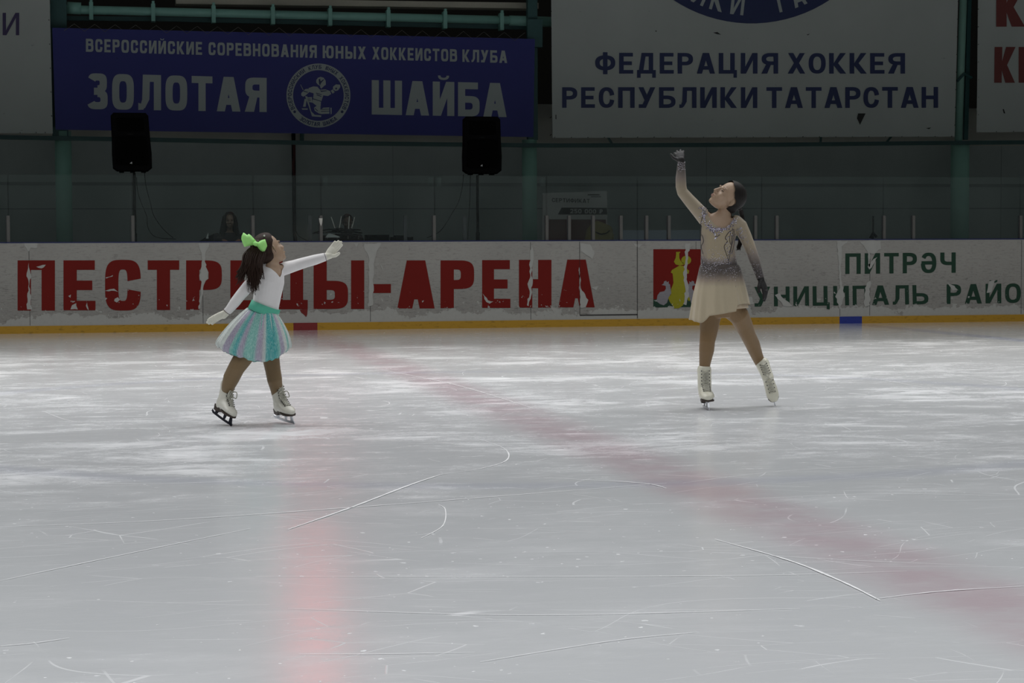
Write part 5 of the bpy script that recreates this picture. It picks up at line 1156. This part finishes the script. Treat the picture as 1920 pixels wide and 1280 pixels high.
for q in ([(1319, 402), (1314, 418), (1313, 440), (1312.8, 462), (1315, 482), (1321, 504)], [(1316, 440), (1319, 452), (1315, 462), (1318, 476)], [(1376, 430), (1367, 435), (1360, 446), (1364, 452), (1358, 462), (1362, 476), (1366, 492), (1361, 508)],
          [(1377, 432), (1374, 450), (1370, 470), (1366, 492)], [(1375, 432), (1372, 446), (1371, 462), (1365, 480)], [(1378, 438), (1377, 455), (1372, 476)], [(1370, 436), (1368, 448), (1370, 458)], [(1336, 431), (1342, 443), (1350, 440)]):
    P = [on_dress(bv, a.x, a.y) for a in spline([(u, v, 0) for u, v in q], 5)]; P = [p for p in P if p]
    if len(P) > 2: sw.tube(P, .0022, 5)
sw.build('scroll_trim', M['scroll'], gr); M['silver_trim'] = simple('silver scroll trim', (.36, .34, .34), .35, .4); sw = MB()
for cu, cv_, r0_, a0, a1 in ((1387, 434, 6.5, 3.4, 9.2), (1393, 444, 5.0, 1.0, 6.2), (1400, 452, 3.5, -1.0, 3.6)):
    P = [on_dress(bv, cu + r0_*(1-.75*k/22)*math.cos(a0+(a1-a0)*k/22), cv_ + r0_*(1-.75*k/22)*math.sin(a0+(a1-a0)*k/22)) for k in range(23)]; P = [p for p in P if p]
    if len(P) > 2: sw.tube(P, .0018, 5)
tag(sw.build('scroll_trim', M['silver_trim'], gr), 'silver curl trim on the shoulder')
def run_stones(pts, n_, r, m, jit):
    P = spline([(u, v, 0) for u, v in pts], 12)
    for k in range(n_):
        p = P[min(len(P)-1, int(k/n_*len(P)))]; stone(p.x+random.gauss(0, jit), p.y+random.gauss(0, jit), r*random.uniform(.6, 1.3), m if random.random() < .8 else cv)
run_stones([(1316, 388), (1321, 397), (1320, 408), (1325, 420), (1335, 429), (1348, 430), (1362, 425), (1372, 418), (1380, 412)], 260, .0036, cr, 2.8)
run_stones([(1330, 424), (1342, 432), (1356, 430), (1370, 424)], 60, .0036, cv, 2.5); run_stones([(1334, 430), (1340, 442), (1342, 447)], 18, .0042, cr, 1.5)
run_stones([(1313, 430), (1312, 455), (1313, 480), (1318, 505), (1321, 520)], 60, .0028, cr, 1.5); run_stones([(1372, 432), (1366, 445), (1364, 462), (1366, 480), (1363, 500), (1361, 520)], 55, .0030, cr, 1.8); run_stones([(1372, 430), (1370, 450), (1366, 475), (1362, 510)], 40, .0028, cr, 3.0)
for k in range(620):
    v = random.gauss(497, 13); u = random.uniform(1312, 1388); stone(u, v, random.uniform(.0011, .0024), cr, bv if v < 500 else bvs)
for k in range(90): stone(random.uniform(1322, 1372), random.gauss(478, 12), random.uniform(.001, .002), cr)
run_stones([(1381, 432), (1388, 428), (1392, 434), (1387, 440), (1390, 446), (1398, 444)], 40, .0032, cr, 1.0)
for k in range(150): t_ = random.random(); stone(1390 + 38*t_ + random.uniform(-7, 7), 430 + 96*t_, random.uniform(.001, .002), cr)
for k in range(60): stone(random.uniform(1270, 1285), random.uniform(300, 322), random.uniform(.0014, .0028), cr)
tag(cr.build('crystals', M['crystal'], gr, False), 'clear crystal stones scattered over the dress', None, None, 'stuff'); tag(cv.build('crystals', M['crystal_v'], gr, False), 'violet stones along the neckline', None, None, 'stuff')
# skates
sC = J2(1320.5, 695, .03); UC = wv(-.02, .06, 1)
boot(gr, sC - UC.normalized()*.185, wv(.05, -.99, .0), UC, UC, .235, .185, M['boot2'], M['steel'], 'cream skate boot flat on the ice, her right foot', False, .0385)
sD = J2(1429.5, 686, .08+dr2); WD = wv(-.30, .10, .95); FD = wv(.24, -.36, -.90); UD = wv(-.12, -.92, .36)
boot(gr, sD - WD.normalized()*.130, FD, UD, WD, .205, .130, M['boot2'], M['steel'], 'cream skate boot with toe down on the ice, her left foot', False, .0375)

# ---- people behind the glass
def sitter(u, v, Y, h, label, bow, long_hair, hairm, skinm):
    c = px(u, v, Y); F, U, S = frame(Vector((0, -1, -bow)), Vector((0, -bow, 1)))
    o = empty('person', (c.x, Y, .3), label, 'person'); V = Vector; mb = MB(); sh = c.z - h*.92; sc = h/.22
    rows = [(V((c.x, Y+.06, .74)), .16*sc, .12*sc), (V((c.x, Y+.06, .95)), .14*sc, .11*sc), (V((c.x, Y+.06, sh-.10)), .16*sc, .11*sc), (V((c.x, Y+.05, sh-.015)), .175*sc, .08*sc), (V((c.x, Y+.04, sh+.05)), .06*sc, .055*sc)]
    mb.loft(rows, (1, 0, 0), 24); mb.loft([(V((c.x, Y+.04, sh)), .05*sc, .05*sc), (c - U*.2*h - F*.05*h, .045*sc, .045*sc)], (1, 0, 0), 16)
    arms = [[(V((c.x+q*.17*sc, Y+.05, sh-.02)), .05*sc), (V((c.x+q*.22*sc, Y+.02, sh-.20)), .042*sc), (V((c.x+q*.17*sc, Y-.18, 1.14)), .034*sc), (V((c.x+q*.12*sc, Y-.28, 1.13)), .026*sc)] for q in (-1, 1)]
    legs = [[(V((c.x+q*.09*sc, Y+.04, .76)), .085*sc), (V((c.x+q*.10*sc, Y-.18, .78)), .07*sc), (V((c.x+q*.10*sc, Y-.34, .74)), .058*sc), (V((c.x+q*.10*sc, Y-.34, .55)), .05*sc), (V((c.x+q*.10*sc, Y-.33, .36)), .04*sc), (V((c.x+q*.10*sc, Y-.42, .335)), .035*sc)] for q in (-1, 1)]
    for ch in arms+legs: limb(mb, ch, V((1, 0, 0)) if ch in legs else V((0, 0, 1)))
    head_shapes(mb, c, F, U, S, h)
    for q in (-1, 1): hand_shapes(mb, V((c.x+q*.12*sc, Y-.28, 1.13)), V((-q*.3, -1, -.05)), V((0, 0, -1)), V((-q, -.2, 0)), .16*sc)
    mb.fused('body', skinm, o, .007, 4); face_parts(o, c, F, U, S, h, False, 'lip_shaded', 'eye_shaded')
    mb = MB(); mb.loft(rows, (1, 0, 0), 24, grow=.014)
    for ch in arms: limb(mb, ch[:4], V((0, 0, 1)), .012)
    mb.fused('jacket', M['jacket'], o, .009, 4, lambda p: p.z > sh+.035)
    mb = MB()
    for ch in legs: limb(mb, ch[:5], V((1, 0, 0)), .009)
    mb.loft(rows[:2], (1, 0, 0), 24, grow=.008); mb.fused('trousers', M['jacket'], o, .01, 3)
    hair_cap(o, hairm, c, F, U, S, h, .08, -.02, .62, -.6)
    if long_hair:
        mb = MB()
        cb = c - F*.20*h
        mb.loft([(cb + U*.44*h, .26*h, .14*h), (cb + U*.25*h, .44*h, .26*h), (cb - U*.05*h, .50*h, .28*h), (cb - U*.40*h, .57*h, .26*h), (cb - U*.80*h, .64*h, .20*h), (cb - U*1.05*h, .55*h, .12*h)], S, 26)
        for q in (-1, 1): mb.loft([(c + F*.10*h + S*q*.22*h + U*.36*h, .10*h, .10*h), (c + F*.16*h + S*q*.36*h + U*.05*h, .11*h, .10*h), (c + F*.16*h + S*q*.40*h - U*.35*h, .14*h, .11*h), (c + F*.12*h + S*q*.42*h - U*.80*h, .15*h, .10*h), (c + F*.10*h + S*q*.40*h - U*1.1*h, .08*h, .05*h)], S, 14)
        mb.build('long_hair', hairm, o, True)
    return o
sitter(430.5, 413.5, 1.45, .205, 'dark haired person with long loose hair in black, behind the glass above the green bow', .05, True, M['hair_black'], M['skin_shaded'])
sitter(651.5, 416.5, 1.62, .195, 'person with short dark hair behind the white antennas', .25, False, M['hair_black'], skin_mat('face with shade put into the colour', (.085, .05, .035)))  # this face gets an even darker skin, shade painted into the colour
